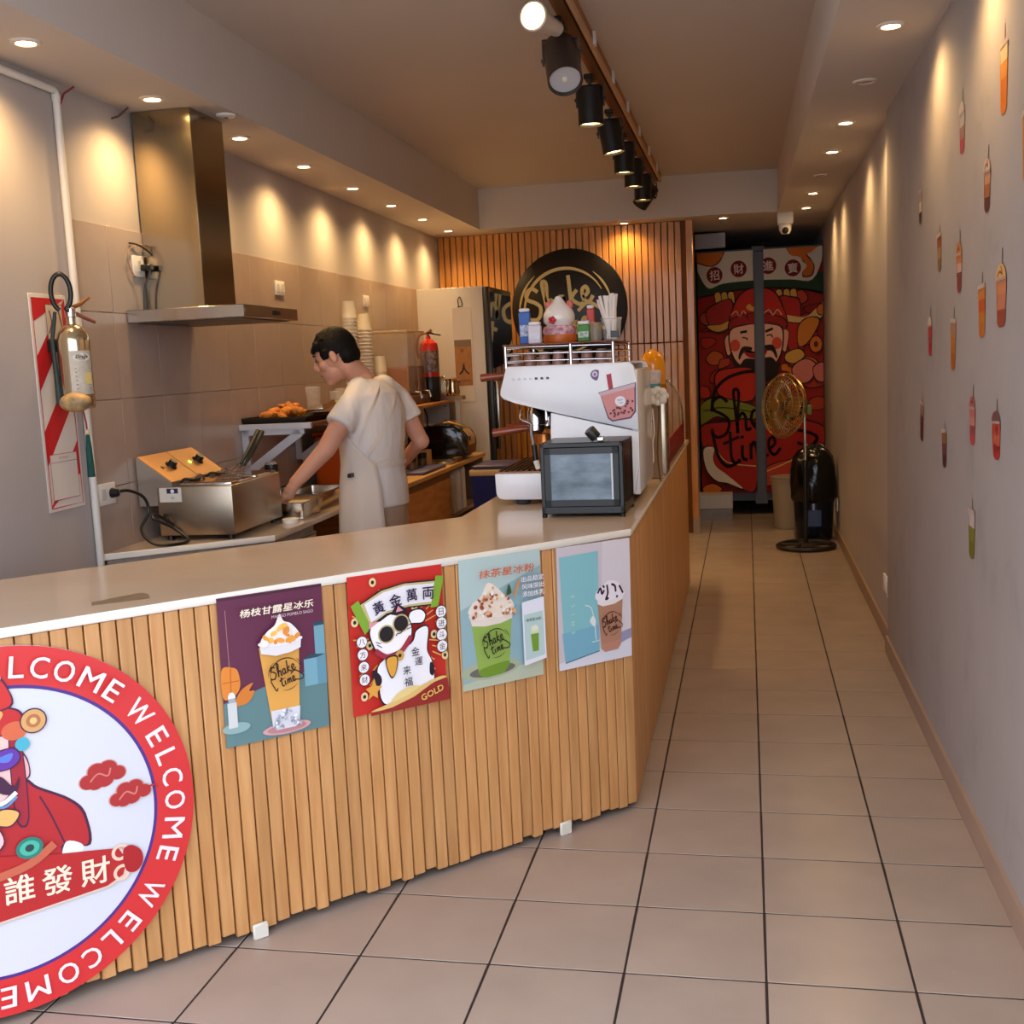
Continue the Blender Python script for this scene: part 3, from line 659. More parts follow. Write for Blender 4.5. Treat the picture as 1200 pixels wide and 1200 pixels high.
bn = [(-.30,.02),(-.05,-.042),(.10,-.078),(.20,-.096),(.245,-.105),(.262,-.14),(.25,-.175),(.21,-.192),(-.03,-.205),(-.30,-.225)]
a.poly([(x*1.03, y*1.03+.001) for x, y in bn], (214, 190, 176)); a.poly(bn, (176, 36, 38))
for cy_, s_ in ((-.118, 1), (-.170, 1)): a.line([(.248+.020*math.cos(t)*(1-t*.05), cy_+.020*math.sin(t)*(1-t*.05)) for t in [x*.5 for x in range(0, 14)]], .008, (226, 196, 176), 2)
a.blob([(.255,-.115),(.275,-.105),(.298,-.125),(.300,-.155),(.282,-.175),(.258,-.165)], (166, 30, 36))
a.build('printed_banner', r)
for ch, x, y in (('財', .186, -.146), ('發', .098, -.142), ('誰', .014, -.138)):
    a = Art(base=0.0165); a.text(ch, (x, y), .066, (236, 218, 196), rot=-.04, bold=0.015); a.build('banner_character', r)
a = Art(base=0.0104)
for cx, cy, k in ((.225, .088, 1.0), (.285, .028, .92)):
    for ex, ey, er in ((-.034, -.012, .020), (-.012, .010, .022), (.014, .012, .022), (.036, -.004, .019), (.004, -.012, .022), (-.018, -.018, .018)): a.ell((cx+ex*k, cy+ey*k), (er+.003)*k, (er+.002)*k*.9, (206, 150, 140), 16)
    for ex, ey, er in ((-.034, -.012, .020), (-.012, .010, .022), (.014, .012, .022), (.036, -.004, .019), (.004, -.012, .022), (-.018, -.018, .018)): a.ell((cx+ex*k, cy+ey*k), er*k, er*k*.9, (170, 44, 46), 16)
    pts = [(-.055,-.01),(-.04,.018),(-.015,.014),(.0,.036),(.03,.034),(.036,.016),(.056,.008),(.05,-.018),(.02,-.016),(.0,-.026),(-.03,-.032),(-.056,-.028)]
    a.line([(cx-.03*k, cy-.012), (cx-.01*k, cy+.004), (cx+.012*k, cy-.006), (cx+.02*k, cy+.012)], .004, (206, 120, 112))
a.line([(.325,.03),(.345,.034),(.352,.026)], .005, (170, 44, 46))
a.build('printed_clouds', r)

# ------------------------------------------------------------------ along the tiled wall
def wallthing(name, label, cat, y, z=0.0, group=None, off=0.0):
    return thing(name, label, cat, (lx(y)+off, y+0.0264*off, z), LROT, group)
M_pipe = mat('pvc_pipe', (226, 220, 212), 0.45)
t = wallthing('conduit_pipe', 'white conduit pipe running along the ceiling and down the wall', 'pipe', 3.735)
pts = [(0.016, 0, 0.0), (0.016, 0, 2.50), (0.016, -0.004, 2.511), (0.016, -0.015, 2.515), (0.016, -2.95, 2.515)]
MB().tube(pts, 0.0135, 12).build('pipe_run', M_pipe, t)
MB().cyl((0.016, 0, 2.478), (0.016, 0, 2.50), 0.0155, 12).build('pipe_collar', M_pipe, t)
MB().tube([(0.02, 0.015, 2.47), (0.03, 0.03, 2.51), (0.06, 0.05, 2.535)], 0.004, 6).build('cable_tie', mat('tie_red', (120, 30, 30), 0.5), t)
t = wallthing('anchor_hook', 'small rusty hook under the border beside the conduit', 'hook', 4.14, 2.50)
MB().tube([(0.0, 0, 0), (0.03, 0.0, 0.005), (0.05, 0.02, 0.03), (0.045, 0.05, 0.045)], 0.004, 6).build('hook_wire', mat('rust', (84, 52, 44), 0.7), t)
# extinguisher notice board
t = wallthing('extinguisher_notice', 'white and red striped notice board behind the silver extinguisher', 'sign', 3.465, 1.045, off=0.001)
w, h = 0.225, 0.755
MB().prism([(0, 0), (w, 0), (w, h), (0, h)], 0, 0.003, bev=0.001, seg=1, mx=Matrix(((0,0,1,0),(1,0,0,0),(0,1,0,0),(0,0,0,1)))).build('board', mat('notice_white', (222, 214, 208), 0.4), t)
WMX = Matrix(((0,0,1,0.0031),(1,0,0,0),(0,1,0,0),(0,0,0,1)))
a = Art(); RD = (196, 30, 36)
m_ = 0.014
for v0 in (-0.10, 0.16, 0.42, 0.66):
    q = [(m_, v0), (w-m_, v0+0.22), (w-m_, v0+0.34), (m_, v0+0.12)]
    q = [(x, min(max(y, m_), h-m_)) for x, y in q]; a.poly(q, RD)
for q in ([(m_,m_),(w-m_,m_),(w-m_,h-m_),(m_,h-m_),(m_,m_)],): a.line(q, 0.004, RD, 1)
a.poly([(.03,.04),(w-.03,.04),(w-.03,.20),(.03,.20)], (222, 214, 208)); a.line([(.03,.04),(w-.03,.04),(w-.03,.20),(.03,.20),(.03,.04)], .0025, (176, 60, 60), 1); a.line([(.03,.172),(w-.03,.172)], .002, (150, 110, 110), 1); a.text('EXTINTOR', (w/2, .186), .008, (190, 120, 120))
a.poly([(.09,.60),(.19,.60),(.19,.72),(.09,.72)], (208, 196, 176)); a.line([(.09,.60),(.19,.60),(.19,.72),(.09,.72),(.09,.60)], .003, (120, 60, 50), 1)
for q in [[(.10,.62),(.12,.66),(.11,.70)], [(.13,.62),(.15,.68)], [(.155,.62),(.18,.64),(.165,.70)]]: a.line(q, .007, (120, 44, 40), 3)
a.mb.v = [tuple(WMX @ Vector(v)) for v in a.mb.v]; a.build('notice_print', t)
# silver extinguisher
t = wallthing('fire_extinguisher', 'silver fire extinguisher hanging on the striped notice', 'extinguisher', 3.567, 1.40, off=0.092)
MB().lathe([(0, 0), (0.050, 0), (0.056, 0.006), (0.056, 0.235), (0.050, 0.262), (0.034, 0.282), (0.016, 0.292), (0.016, 0.315), (0, 0.315)], 32, caps=False).build('cylinder', mat('extinguisher_steel', (206, 190, 160), 0.16, 0.95), t)
v = MB(); v.lathe([(0.013, 0.312), (0.019, 0.318), (0.019, 0.345), (0.010, 0.352), (0, 0.352)], 16); v.build('valve', M_chrome, t)
MB().tube([(0, 0.0, 0.345), (0.02, 0.035, 0.362), (0.03, 0.075, 0.385)], [0.008, 0.007, 0.005], 8).build('lever', mat('lever_brass', (176, 120, 80), 0.3, 0.7), t)
MB().tube([(0, 0.01, 0.335), (0.03, 0.05, 0.312), (0.04, 0.085, 0.300)], [0.008, 0.007, 0.006], 8).build('carry_handle', mat('handle_copper', (150, 96, 84), 0.35, 0.4), t)
hp = [(0.01, -0.02, 0.34)]+[(-0.01+0.028*math.sin(x), -0.03+0.015*math.sin(x), 0.40-0.062*math.cos(x)) for x in [0.4+0.35*k for k in range(17)]]
MB().tube(smoothpath(hp, 3), 0.0085, 10).build('hose', M_black, t)
MB().tube([(-0.03, -0.045, 0.335), (-0.050, -0.045, 0.24), (-0.048, -0.044, 0.12), (-0.046, -0.042, 0.02)], [0.006, 0.007, 0.009, 0.013], 10).build('hose_nozzle', mat('nozzle', (34, 52, 52), 0.5), t)
lb = MB(); n = 14
vs = []
for k in range(n+1):
    q = -1.35+1.45*k/n; vs += [(0.0566*math.cos(q), 0.0566*math.sin(q), 0.05), (0.0566*math.cos(q), 0.0566*math.sin(q), 0.20)]
lb.add(vs, [(2*k, 2*k+2, 2*k+3, 2*k+1) for k in range(n)]); lb.build('paper_label', mat('ext_label', (186, 180, 168), 0.4, var=0.12, vscale=60), t)
a = Art(base=0.0574, bend=lambda v: (v[2]*math.cos(-0.62+v[0]/0.057), v[2]*math.sin(-0.62+v[0]/0.057), v[1]))
a.ell((0.002, 0.178), .030, .014, (226, 222, 214)); a.text('Drago', (0.002, 0.178), .016, (26, 22, 26), bold=0.02, shear=.15)
for k in range(6): a.line([(-.025, .14-.014*k), (.028, .14-.014*k)], .003, (120, 112, 104), 1)
a.poly([(.005,.085),(.030,.085),(.030,.125),(.005,.125)], (216, 196, 120)); a.build('label_print', t)
MB().box((-0.098, -0.02, 0.20), (-0.056, 0.02, 0.24)).build('wall_bracket', M_black, t)
# ornament hanging in front of the extinguisher
t = wallthing('lucky_ornament', 'round yellow charm with green tassel under the silver extinguisher', 'ornament', 3.475, 1.405, off=0.135)
MB().ball((0, 0, 0.02), (0.055, 0.045, 0.034), 20, 12).build('charm', mat('charm_yellow', (214, 172, 112), 0.5, var=0.4, vscale=30, rgb2=(120, 104, 80)), t)
MB().tube([(0, 0.04, -0.005), (0.0, 0.052, -0.05), (0, 0.055, -0.08)], 0.003, 6).build('cord', mat('cord_red', (150, 40, 40), 0.6), t)
MB().ball((0, 0.055, -0.085), 0.010, 10, 8).build('bead', mat('bead_cream', (214, 190, 150), 0.4), t)
MB().lathe([(0, 0), (0.007, -0.004), (0.010, -0.05), (0.013, -0.15), (0, -0.15)], 10, c=(0, 0.055, -0.092)).build('tassel', mat('tassel_green', (22, 74, 66), 0.8, var=0.3, vscale=120, stretch=(6, 6, .4)), t)
# wall sockets
def socket(y, z, w, h, label, n=2, group='white wall sockets on the tiles'):
    t = wallthing('wall_socket', label, 'socket', y, z, group, off=0.009)
    MB().rbox((0, 0, 0), (0.010, w, h), 0.003, 2).build('faceplate', M_white, t)
    for k in range(n):
        MB().rbox((0.0095, w*(k+.5)/n-0.014, h/2-0.022), (0.0125, w*(k+.5)/n+0.014, h/2+0.022), 0.001, 1).build('socket_insert', mat('insert', (206, 202, 198), 0.4), t)
    return t
t = socket(3.765, 1.028, 0.118, 0.082, 'white socket with a black plug beside the fryer')
MB().lathe([(0, 0.030), (0.014, 0.026), (0.019, 0.0), (0.019, -0.002)], 14, mx=Matrix.Translation((0.013, 0.085, 0.042)) @ Matrix.Rotation(PI/2, 4, 'Y')).build('plug', M_black, t)
t2 = wallthing('power_cord', 'black fryer cord looping from the socket to the worktop', 'cord', 3.85, 0.85, off=0.05)
cp = [(-0.02, 0.005, 0.220), (0.01, 0.05, 0.222), (0.05, 0.09, 0.19), (0.06, 0.10, 0.13), (0.05, 0.05, 0.07), (0.10, 0.03, 0.02), (0.16, 0.05, 0.008), (0.20, 0.13, 0.012), (0.13, 0.15, 0.06), (0.07, 0.12, 0.10), (0.05, 0.16, 0.115), (0.08, 0.20, 0.08), (0.14, 0.20, 0.03), (0.10, 0.26, 0.008), (0.03, 0.30, 0.02)]
MB().tube(smoothpath(cp, 6), 0.0062, 8).build('cord_loop', M_black, t2)
cp = [(0.03, 0.30, 0.012), (0.10, 0.22, 0.05), (0.10, 0.17, 0.09), (0.07, 0.21, 0.10), (0.11, 0.26, 0.05), (0.05, 0.31, 0.03)]
MB().tube(smoothpath(cp, 6), 0.0062, 8).build('cord_coil', M_black, t2)
t = socket(4.175, 1.898, 0.088, 0.085, 'white socket crowded with plugs behind the extractor duct', 1)
MB().rbox((0.012, 0.046, 0.026), (0.055, 0.082, 0.050), 0.004, 1).build('plug', M_black, t)
MB().rbox((0.035, 0.10, 0.03), (0.065, 0.145, 0.05), 0.003, 1).build('adapter_block', M_white, t)
MB().tube(smoothpath([(0.04, 0.125, 0.045), (0.04, 0.10, 0.09), (0.015, 0.05, 0.125), (0.005, -0.01, 0.13)], 5), 0.0035, 6).build('cable', M_blackm, t)
MB().tube(smoothpath([(0.05, 0.06, 0.03), (0.04, 0.055, 0.0), (0.02, 0.05, -0.06), (0.012, 0.05, -0.15)], 5), 0.004, 6).build('cable', M_blackm, t)
MB().tube(smoothpath([(0.05, 0.14, 0.04), (0.02, 0.18, 0.06), (0.012, 0.175, 0.10), (0.012, 0.12, 0.13), (0.012, 0.05, 0.125), (0.012, -0.03, 0.10), (0.012, -0.04, 0.04), (0.012, 0.0, 0.0)], 5), 0.0022, 6).build('cable', mat('cable_tan', (150, 124, 100), 0.6), t)
socket(5.665, 1.897, 0.125, 0.076, 'white double socket on the tiles behind the extractor hood')
socket(7.19, 1.895, 0.115, 0.074, 'white double socket above the stacks of cups')
# extractor hood
M_hood = mat('hood_steel', (176, 160, 132), 0.17, 1.0, var=0.06, vscale=3)
t = wallthing('extractor_hood', 'stainless steel extractor hood with a tall square duct', 'extractor hood', 4.10, 1.712, off=0.011)
MB().rbox((0.0, 0.175, 0.052), (0.252, 0.478, ZS-1.712-0.001), 0.003, 1).build('duct', M_hood, t)
c = MB(); c.prism([(0, 0), (0.49, 0), (0.49, 0.575), (0, 0.575)], 0.0, 0.05, bev=0.003, seg=1); c.build('canopy', M_steel, t)
MB().box((0.03, 0.03, -0.004), (0.46, 0.545, -0.0005)).build('filter', mat('filter_metal', (90, 84, 76), 0.4, 0.9), t)
MB().rbox((0.4905, 0.30, 0.016), (0.496, 0.36, 0.034), 0.002, 1).build('switch_strip', M_black, t)

# ------------------------------------------------------------------ worktops and base units on the kitchen side
M_unit = mat('unit_panel', (150, 128, 106), 0.55, var=0.12, vscale=4, stretch=(1, 1, 8))
M_oak = mat('oak_panel', (212, 150, 84), 0.45, var=0.25, vscale=5, stretch=(1, 1, 6), rgb2=(186, 122, 60))
M_oakt = mat('oak_top', (206, 160, 100), 0.35, var=0.15, vscale=4, stretch=(6, 1, 1))
wa = (lx(3.745)+0.011, 3.745); 
poly1 = [wa, (-1.854, 4.16), (-1.885, 5.56), (lx(5.56)+0.011, 5.56)]
kw = MB().prism(poly1, 0.826, 0.85, bev=0.002, seg=1).build('kitchen_worktop', [M_slab, M_slabw], None, label='beige stone worktop under the fryer by the tiled wall', cat='worktop')
for f in kw.data.polygons:
    if f.normal.y < -0.5: f.material_index = 1
ku = thing('base_unit', 'grey end panelled base unit below the fryer worktop', 'cabinet', (-1.9, 4.2, 0))
e0 = (wa[0]+0.012, wa[1]+0.022); e1 = (-1.868, 4.168)
b = MB().prism([(x-(-1.9), y-4.2) for x, y in [e0, e1, (-1.905, 4.69), (lx(4.69)+.03, 4.69)]], 0.1, 0.825); b.build('carcass', mat('grey_wood', (142, 130, 120), 0.6, var=0.15, vscale=5, stretch=(8, 8, 1)), ku)
MB().rbox((0.013, -0.03, 0.12), (0.02, 0.03, 0.824), 0.002, 1).build('corner_plate', mat('corner_plate', (206, 200, 192), 0.5), ku)
for z0, z1 in ((0.62, 0.79), (0.36, 0.60), (0.12, 0.34)):
    d = MB().rbox((-0.004, 0.045, z0), (0.014, 0.47, z1), 0.002, 1).build('drawer', M_unit, ku)
    MB().box((0.0142, 0.06, z1-0.012), (0.0165, 0.45, z1-0.006)).build('finger_groove', M_black, d)
t = thing('waste_tub', 'dark tub standing in the gap below the stone worktop', 'tub', (-2.05, 5.0, 0))
MB().lathe([(0.10, 0), (0.13, 0.5), (0.135, 0.55), (0.125, 0.55), (0.09, 0.02)], 20).build('tub_body', mat('tub_dark', (30, 34, 48), 0.4), t)
MB().lathe([(0.05, 0.55), (0.05, 0.60), (0.075, 0.62), (0.075, 0.68), (0, 0.69)], 18).build('tub_lid', mat('tub_blue', (38, 48, 84), 0.4), t)
MB().box((lx(4.7)+0.02, 4.70, 0.0), (lx(4.7)+0.05, 5.55, 0.82)).build('back_panel', M_dark, ku, (1.9, -4.2, 0))
# oak worktop run with panels and open shelves
poly2 = [(lx(5.57)+0.011, 5.57), (-1.838, 5.57), (-1.858, 7.92), (lx(7.92)+0.011, 7.92)]
MB().prism(poly2, 0.822, 0.85, bev=0.003, seg=1).build('oak_worktop', M_oakt, None, label='oak worktop with cutting boards before the white fridge', cat='worktop')
ku = thing('oak_base_unit', 'orange oak base unit with open shelves at its far end', 'cabinet', (-1.86, 5.6, 0))
MB().box((-0.50, 0.0, 0.08), (-0.018, 1.31, 0.8215)).build('carcass', M_oak, ku)
MB().rbox((-0.0178, 0.004, 0.10), (-0.002, 1.32, 0.775), 0.002, 1).build('front_panel', M_oak, ku)
MB().box((-0.0178, 0.004, 0.777), (-0.006, 1.32, 0.821)).build('rail', mat('rail_dark', (124, 84, 48), 0.6), ku)
MB().box((-0.52, 1.322, 0.0), (-0.17, 1.345, 0.8215)).build('side_board', M_unit, ku)
MB().box((-0.52, 2.27, 0.0), (-0.014, 2.30, 0.8215)).build('side_board', mat('side_grey', (120, 112, 108), 0.6), ku)
for z in (0.10, 0.50): MB().box((-0.52, 1.346, z), (-0.02, 2.269, z+0.022)).build('shelf_board', M_unit, ku)
MB().box((-0.535, 1.346, 0.1), (-0.521, 2.27, 0.82)).build('rear_board', mat('rear_grey', (120, 110, 104), 0.7), ku)
for k, (y, hgt, c, nm) in enumerate([(7.10, 0.20, (206, 190, 160), 'tall cream carton on the open shelf, nearest the oak panel'), (7.22, 0.24, (226, 220, 214), 'tall white carton in the middle of the open shelf'), (7.36, 0.26, (214, 208, 202), 'tallest pale carton on the open shelf')]):
    t = thing('carton', nm, 'carton', (-1.925, y, 0.5225), 0, 'cartons on the open shelf')
    MB().prism([(-.04,-.04),(.04,-.04),(.04,.04),(-.04,.04)], 0, hgt, bev=0.003, seg=1).build('carton_body', mat('carton_%d' % k, c, 0.5, var=0.05), t)
    MB().add([(-.04,-.04,hgt),(.04,-.04,hgt),(.04,.04,hgt),(-.04,.04,hgt),(-.04,0,hgt+.03),(.04,0,hgt+.03)], [(0,1,5,4),(2,3,4,5),(0,4,3),(1,2,5)]).build('gable_top', mat('carton_%d' % k, c, 0.5), t)
# double fryer
t = wallthing('double_fryer', 'stainless steel double deep fryer with orange control panels', 'fryer', 4.05, 0.85, off=0.092)
M_fry = mat('fryer_steel', (180, 166, 148), 0.36, 1.0, var=0.10, vscale=3)
x0, x1, y0, y1 = 0.005, 0.322, 0.0, 0.50
body = MB().rbox((x0, y0, 0.02), (x1, y1, 0.215), 0.006, 2).build('tank_body', M_fry, t)
for x in (x0+0.03, x1-0.03):
    for y in (y0+0.03, y1-0.03): MB().lathe([(0.014, 0), (0.012, 0.02)], 10, c=(x, y, 0)).build('rubber_foot', M_black, t)
for k in range(2):
    yy = y0+0.018+k*0.242
    rim = MB()
    rim.rbox((x0+0.09, yy, 0.2155), (x1-0.008, yy+0.222, 0.226), 0.004, 2); rim.build('oil_pan_rim', M_chrome, t)
    MB().rbox((x0+0.105, yy+0.015, 0.2262), (x1-0.022, yy+0.207, 0.2285), 0.001, 1).build('hot_oil', mat('frying_oil', (120, 84, 40), 0.06), t)
    c0 = MB().prism([(-0.075, 0.14), (0.070, 0.14), (0.070, 0.232), (-0.070, 0.335), (-0.075, 0.33)], yy-0.012, yy+0.226, mx=Matrix(((1,0,0,0),(0,0,1,0),(0,1,0,0),(0,0,0,1)))).build('control_box', mat('control_steel', (186, 180, 172), 0.3, 0.85), t)
    ang = math.atan2(0.335-0.232, -0.070-0.070)
    face = MB().prism([(0.071, 0.234), (-0.069, 0.337), (-0.071, 0.3345), (0.069, 0.2315)], yy-0.010, yy+0.224, mx=Matrix(((1,0,0,0),(0,0,1,0),(0,1,0,0),(0,0,0,1)))).build('control_panel', mat('panel_amber', (206, 142, 64), 0.35, 0.2, var=0.1), c0)
    nrm = Vector((0.103, 0, 0.14)).normalized(); ctr = Vector((0.0, yy+0.13, 0.286))
    rotm = nrm.to_track_quat('Z', 'Y').to_matrix().to_4x4(); rotm.translation = ctr
    MB().lathe([(0.026, 0), (0.024, 0.006), (0.018, 0.008), (0.017, 0.026), (0, 0.027)], 18, mx=rotm).build('thermostat_knob', M_black, c0)
    rotm2 = rotm.copy(); rotm2.translation = ctr+Vector((0.0, -0.075, 0.0))
    MB().lathe([(0.008, 0), (0.008, 0.004), (0, 0.006)], 12, mx=rotm2).build('pilot_lamp', mat('pilot_green', (150, 255, 90), 0.3, emit=2.5) if k == 1 else mat('pilot_off', (120, 84, 40), 0.3), c0)
    MB().tube(smoothpath([(0.055, yy+0.06, 0.20), (0.085, yy+0.06, 0.235), (0.12, yy+0.07, 0.232), (0.13, yy+0.11, 0.232)], 4), 0.006, 8).build('heating_pipe', M_black, c0)
    MB().tube(smoothpath([(0.07, yy+0.16, 0.20), (0.10, yy+0.16, 0.245), (0.13, yy+0.15, 0.23)], 4), 0.005, 8).build('heating_pipe', M_chrome, c0)
MB().box((x0+0.012, y0-0.0015, 0.155), (x0+0.105, y0-0.0002, 0.212)).build('maker_plate', mat('plate_white', (206, 204, 198), 0.4), t)
a = Art(base=0.0); a.poly([(.032,.034),(.08,.034),(.08,.054),(.032,.054)], (38, 34, 74)); a.ell((.056,.043), .008, .008, (220, 220, 226)); a.text('SD', (.056,.016), .009, (90, 84, 130))
a.mb.v = [(x0+.012+v[0], y0-0.0016-v[2], .155+v[1]) for v in a.mb.v]; a.build('plate_print', t)
for k, (yy, xx) in enumerate([(0.40, 0.16), (0.30, 0.22)]):
    q = thing('fryer_basket', 'wire fryer basket with dark grip, %s' % ('nearer the wall' if k == 0 else 'nearer the aisle'), 'basket', tuple(t.matrix_basis @ Vector((xx, yy, 0.2295))), LROT, 'baskets in the fryer')
    f = MB(); 
    for s_ in range(5): f.tube([(-0.03+0.015*s_, -0.09, 0.006), (-0.03+0.015*s_, 0.0, 0.006), (-0.02+0.01*s_, 0.08, 0.03)], 0.0018, 5)
    f.tube([(-.035,-.09,.008),(.035,-.09,.008)], .002, 5); f.tube([(-.035,-.02,.008),(.035,-.02,.008)], .002, 5)
    f.build('wire_tray', M_chrome, q)
    MB().tube([(0, 0.07, 0.03), (0.01, 0.13, 0.075), (0.02, 0.24, 0.16)], [0.006, 0.010, 0.011], 8).build('grip', mat('grip_dark', (44, 46, 44), 0.5), q)
# shelf with brackets
M_alu = mat('bracket_alu', (206, 206, 212), 0.4, 0.3)
t = wallthing('wall_shelf', 'brown wall shelf on white triangular brackets above the fryer', 'shelf', 5.10, 1.215, off=0.010)
MB().rbox((0.0, 0.0, 0.012), (0.36, 1.35, 0.032), 0.002, 1).build('shelf_board', mat('shelf_brown', (122, 78, 52), 0.4, var=0.1), t)
MB().box((0.0, -0.0215, 0.006), (0.365, -0.0005, 0.034)).build('end_trim', M_alu, t)
for yy in (0.0, 0.70):
    b = MB(); th = 0.02
    XZ = Matrix(((1,0,0,0),(0,0,1,yy),(0,1,0,0),(0,0,0,1)))
    def strip(p, q, wd): 
        d = (Vector(q)-Vector(p)).normalized(); n_ = Vector((-d.y, d.x))*wd/2
        b.prism([(p[0]+n_.x, p[1]+n_.y), (q[0]+n_.x, q[1]+n_.y), (q[0]-n_.x, q[1]-n_.y), (p[0]-n_.x, p[1]-n_.y)], 0.0, th, mx=XZ)
    strip((0.018, 0.011), (0.018, -0.20), 0.034); strip((0.0, -0.006), (0.32, -0.006), 0.030); strip((0.03, -0.195), (0.30, -0.012), 0.040)
    b.build('bracket', M_alu, t)
# trays and cups on that shelf
ty = 1.2475
t = wallthing('baking_tray', 'dark baking tray heaped with fried snacks on the shelf', 'tray', 5.12, ty, off=0.012)
tr_ = MB(); tr_.add([(0.0,0.0,0.004),(0.31,0.0,0.004),(0.31,0.44,0.004),(0,0.44,0.004),(-.0,-.012,0.028),(0.335,-.012,0.028),(0.335,0.46,0.028),(0,0.46,0.028)], [(0,1,2,3),(0,4,5,1),(1,5,6,2),(2,6,7,3),(3,7,4,0)])
tr_.add([(0,0,0),(0.31,0,0),(0.31,0.44,0),(0,0.44,0),(0,-.016,0.030),(0.34,-.016,0.030),(0.34,0.464,0.030),(0,0.464,0.030)], [(3,2,1,0),(0,1,5,4),(1,2,6,5),(2,3,7,6),(3,0,4,7)])
tr_.build('pan', mat('tray_dark', (52, 46, 44), 0.35, 0.5), t)
fm = []
for k in range(4):
    b = MB(); b.ball((0,0,0), (0.030, 0.020, 0.016), 9, 6)
    b.v = [(x*(1+.3*math.sin(40*y+k*2)), y*(1+.3*math.cos(50*x+k)), z*(1+.35*math.sin(60*x+30*y+k))) for x, y, z in b.v]
    fm.append(b.mesh('fried_snack', mat('fried_crust', (216, 128, 34), 0.6, var=0.35, vscale=50, bump=0.4, bscale=150, rand=0.08)))
base = t.matrix_basis.copy()
for k in range(34):
    u, v_ = random.uniform(.05, .26), random.uniform(.05, .40); u = min(u, .15) if v_ > .22 else u; hgt = 0.05*math.sin(PI*(u)/.31)*math.sin(PI*v_/.45)
    lvl = 0.022+hgt*random.choice((0.2, .7, 1.0, 1.1))
    o = put('fried_snack', fm[k % 4], None, tuple(base @ Vector((u, v_, lvl))), (random.uniform(-.5, .5), random.uniform(-.5, .5), random.uniform(0, 6)))
    tag(o, 'golden fried snack in the heap on the dark baking tray', 'food', 'fried snacks on the baking tray')
t = wallthing('steel_tray', 'small tilted steel tray beside the fried snacks', 'tray', 5.40, ty+0.032, off=0.20)
b = MB(); b.rbox((0, 0, 0), (0.13, 0.19, 0.016), 0.006, 2); b.build('tray_base', M_steel, t, None, (0.10, -0.1, 0)); MB().box((0.128, 0, 0.0), (0.133, 0.19, 0.03)).build('tray_lip', M_chrome, t, None, (0.10, -0.1, 0))
M_clear = mat('clear_plastic', (236, 236, 232), 0.12, alpha=0.24)
def plastic_cup(loc, label, r=0.036, h=0.12, fill=None):
    t = thing('plastic_cup', label, 'cup', loc, 0, 'clear cups on the wall shelf')
    MB().lathe([(0, 0.002), (r*0.74, 0.002), (r*0.75, 0), (r, h), (r*1.05, h), (r*1.05, h-.004), (r*.98, h-.006)], 20, caps=False).build('cup_wall', M_clear, t)
    if fill: MB().lathe([(0, 0.006), (r*0.70, 0.006), (r*0.84, h*.55), (0, h*.6)], 14).build('contents', fill, t)
def onshelf(y, d, z=ty): return (lx(y)+d, y+0.0264*d, z)
plastic_cup(onshelf(5.78, .14), 'empty clear plastic cup beside the fried snacks', 0.042, 0.16)
plastic_cup(onshelf(5.88, .24), 'clear plastic cup holding green leaves', 0.040, 0.13, mat('leaf_green', (150, 176, 40), 0.6, var=0.4, vscale=40))
plastic_cup(onshelf(6.02, .22), 'clear plastic cup behind the barista chin', 0.036, 0.14)
t = thing('ham_platter', 'red platter of sliced ham at the shelf end', 'platter', onshelf(6.12, .27), LROT)
MB().rbox((-.06, -.12, 0.0), (.06, .12, 0.012), .004, 1).build('platter_base', mat('ham_red', (176, 74, 44), 0.4, var=0.3, vscale=30), t)
# pans, thermos, crate on the stone worktop
def gn_pan(x, y, w, l, h, label, rz=LROT, fill=None):
    t = thing('steel_pan', label, 'pan', (x, y, 0.85), rz, 'steel food pans on the worktop')
    b = MB(); i = 0.012
    for z0, z1, g0, g1 in ((0, h*.35, .012, .004), (h*.35, h*.36, .004, 0.0), (h*.36, h, 0.0, -0.004)):
        pass
    b.prism([(g_*w*.5*.86, k_*l*.5*.9) for g_, k_ in ((-1,-1),(1,-1),(1,1),(-1,1))], 0, 0.003)
    prof = [(.86, 0), (.88, h*.45), (.95, h*.47), (.97, h-.003), (1.10, h-.003), (1.10, h), (.945, h), (.93, h*.5), (.86, h*.47), (.84, .004)]
    vs = []; fs = []
    for s_, z in prof:
        for gx, gy in ((-1,-1),(1,-1),(1,1),(-1,1)):
            for a_ in range(3):
                th = math.atan2(gy, gx)+(a_-1)*PI/4; r_ = .02
                cx, cy = gx*(w/2*s_-r_), gy*(l/2*s_-r_); vs.append((cx+r_*math.cos(th)*1.0, cy+r_*math.sin(th)*1.0, z))
    for k in range(len(prof)-1):
        for j in range(12): fs.append((k*12+j, k*12+(j+1) % 12, (k+1)*12+(j+1) % 12, (k+1)*12+j))
    b.add(vs, fs); b.build('pan_wall', mat('pan_steel', (196, 186, 172), 0.2, 1.0), t)
    if fill: MB().rbox((-w*.42, -l*.43, h*.3), (w*.42, l*.43, h*.78), .012, 2).build('contents', fill, t)
    return t
gn_pan(-1.99, 4.722, 0.17, 0.27, 0.075, 'near steel pan of white batter under the reaching hand', fill=mat('batter', (222, 206, 180), 0.5, var=0.1, vscale=20, bump=0.3))
gn_pan(-2.05, 5.10, 0.19, 0.40, 0.075, 'longer steel pan lying behind the batter pan')
gn_pan(-2.21, 5.02, 0.10, 0.22, 0.10, 'narrow steel pan nearest the tiles')
t = thing('plastic_lid', 'small white plastic lid in front of the batter pan', "tub", (-1.93, 4.50, 0.85))  # a loose flat lid on the worktop, no tub beneath it
MB().lathe([(0, 0), (0.034, 0), (0.036, 0.018), (0.030, 0.020), (0, 0.018)], 20).build('lid_cap', M_white, t)
t = thing('shaker_flask', 'tall steel shaker standing behind the near steel pan', 'flask', (-2.16, 4.86, 0.85))
